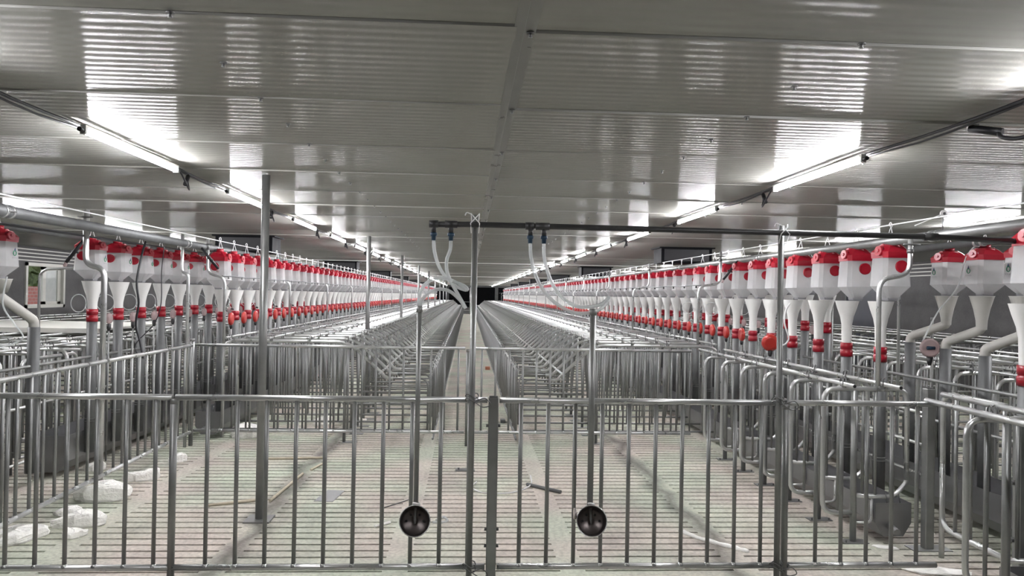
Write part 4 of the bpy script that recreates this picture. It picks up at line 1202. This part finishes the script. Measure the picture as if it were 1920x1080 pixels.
FO = [((-2.78, 5.95), .20, .10, .10, 'big white foam chunk leaning at the left side fence post', .1),
      ((-2.62, 5.30), .15, .09, .07, 'cream torn foam chunk left of the first fence leg', .2),
      ((-2.90, 4.98), .19, .13, .06, 'large cream foam slab in the lower left corner', .5),
      ((-2.55, 5.06), .07, .06, .05, 'small cream foam lump between the two lower left slabs', .0),
      ((-2.83, 5.55), .10, .05, .04, 'thin white foam shard behind the cream chunk at lower left', .5),
      ((-2.74, 6.55), .13, .06, .08, 'white foam shard right of the left side fence post', .5),
      ((-2.72, 7.25), .09, .05, .06, 'small grey white foam scrap near the far half of the side fence', .3),
      ((-3.3, 6.9), .08, .05, .06, 'small white foam scrap beyond the left side fence', .8),
      ((2.78, 4.80), .075, .035, .012, 'flat white foam flake in front of the right trough', -.6),
      ((2.85, 4.38), .20, .07, .015, 'flat white foam sheet at the bottom right of the frame', -.1),
      ((-2.45, 8.47), .16, .11, .12, 'crumpled white foam heap behind the left corner of the second fence', .2),
      ((-1.75, 9.3), .12, .08, .08, 'white foam scrap under the left crates', .5),
      ((-1.35, 9.4), .10, .08, .07, 'second white foam scrap under the left crates nearer the aisle', .5),
      ((3.15, 5.8), .16, .10, .07, 'grey crumpled sheet lying behind the right trough', .5)]
for i, ((x, y), a, b, c, lab, rot) in enumerate(FO):
    lump('foam_piece', (x, y, .001), a, b, c, 20 + i, 'foam' if 'grey crumpled' not in lab else 'trough', lab, rot)
mb = MB()
pts = smooth_path([(1.50, 5.15, .006), (1.58, 5.0, .006), (1.66, 4.9, .006), (1.75, 4.8, .006), (1.83, 4.72, .006)], 4)
mb.tube(pts, [.012 + .008 * random.random() for _ in pts], 'foam', 6); tag(mb.build('foam_strip'), 'long thin white foam strip on the dirty floor joint right of centre', 'foam')
for (p, q, rr, m_, nm2, lab, cat) in (((-1.93, 5.75, .01), (-1.6, 5.9, .012), .011, 'wood', 'wooden_stick', 'pale stick lying left of the nearest column base', 'stick'),
                                     ((-1.50, 5.88, .01), (-1.44, 6.75, .012), .012, 'wood', 'wooden_stick', 'pale stick lying behind the nearest column base', 'stick'),
                                     ((-1.40, 6.9, .01), (-1.33, 7.2, .012), .010, 'wood', 'wooden_stick', 'short pale stick farther behind the nearest column', 'stick'),
                                     ((-1.9, 7.35, .01), (-1.35, 7.4, .012), .012, 'wood', 'wooden_stick', 'pale stick lying just before the second fence', 'stick'),
                                     ((.53, 6.38, .016), (.79, 6.13, .016), .015, 'galv_dark', 'pipe_offcut', 'short dark pipe offcut lying right of the square post', 'pipe'),
                                     ((-1.98, 5.14, .004), (-1.90, 5.03, .004), .003, 'cable', 'wire_scrap', 'thin bent wire scrap on the slats at left', 'wire'),
                                     ((-.62, 5.25, .006), (-.52, 5.33, .012), .010, 'foam', 'paper_scrap', 'small white scrap left of the left drinking bowl', 'paper'),
                                     ((-.62, 5.7, .004), (-.42, 5.95, .006), .004, 'wire', 'wire_scrap', 'dark wire scrap behind the left drinking bowl', 'wire')):
    tag(MB().tube([p, q], rr, m_, 6).build(nm2), lab, cat)
mb = MB(); mb.add([(-1.17, 5.9, .004), (-1.02, 5.88, .004), (-.98, 6.2, .006), (-1.12, 6.22, .006), (-1.17, 5.9, .002), (-1.02, 5.88, .002), (-.98, 6.2, .003), (-1.12, 6.22, .003)],
                  [(0, 1, 2, 3), (4, 7, 6, 5), (0, 4, 5, 1), (1, 5, 6, 2), (2, 6, 7, 3), (3, 7, 4, 0)], 'trough')
tag(mb.build('metal_plate'), 'thin grey plate lying on the slats right of the nearest column', 'plate')
mb = MB(); mb.tube(smooth_path([(.10, 6.5, .006), (.06, 6.3, .01), (.14, 6.15, .006), (.3, 6.1, .012), (.45, 6.2, .006), (.56, 6.35, .02), (.57, 6.5, .06)]), .006, 'rope', 5)
tag(mb.build('clear_string'), 'clear plastic string curling beside the pipe offcut', 'string')
mb = MB(); mb.tube(smooth_path([(-.22, 5.35, .006), (-.17, 5.30, .02), (-.12, 5.38, .006), (-.15, 5.44, .015), (-.2, 5.38, .01)]), .009, 'hose', 6)
tag(mb.build('plastic_scrap'), 'crumpled clear plastic scrap right of the left drinking bowl', 'plastic')
mb = MB(); mb.bbox(.40, .50, 16.2, 16.4, 0, .06, .004, 'brick'); tag(mb.build('brick'), 'orange brick lying at the right edge of the aisle', 'brick')
mb = MB(); mb.bbox(.44, .5, 9.5, 9.62, 0, .04, .004, 'galv_dark'); tag(mb.build('metal_clip'), 'small dark metal clip on the aisle floor by the right gates', 'clip')
r = empty('floor_bracket', 'small grey bolted bracket on the pen floor behind the tall centre pole', 'bracket', (0.0, 6.95, 0))
MB().box(-.09, .09, -.05, .05, 0, .008, 'galv').build('bracket_plate', r)
for a in (-.06, .06): MB().disc((a, 0, .008), (0, 0, 1), .01, .014, 'wire', 6).build('bolt', r)
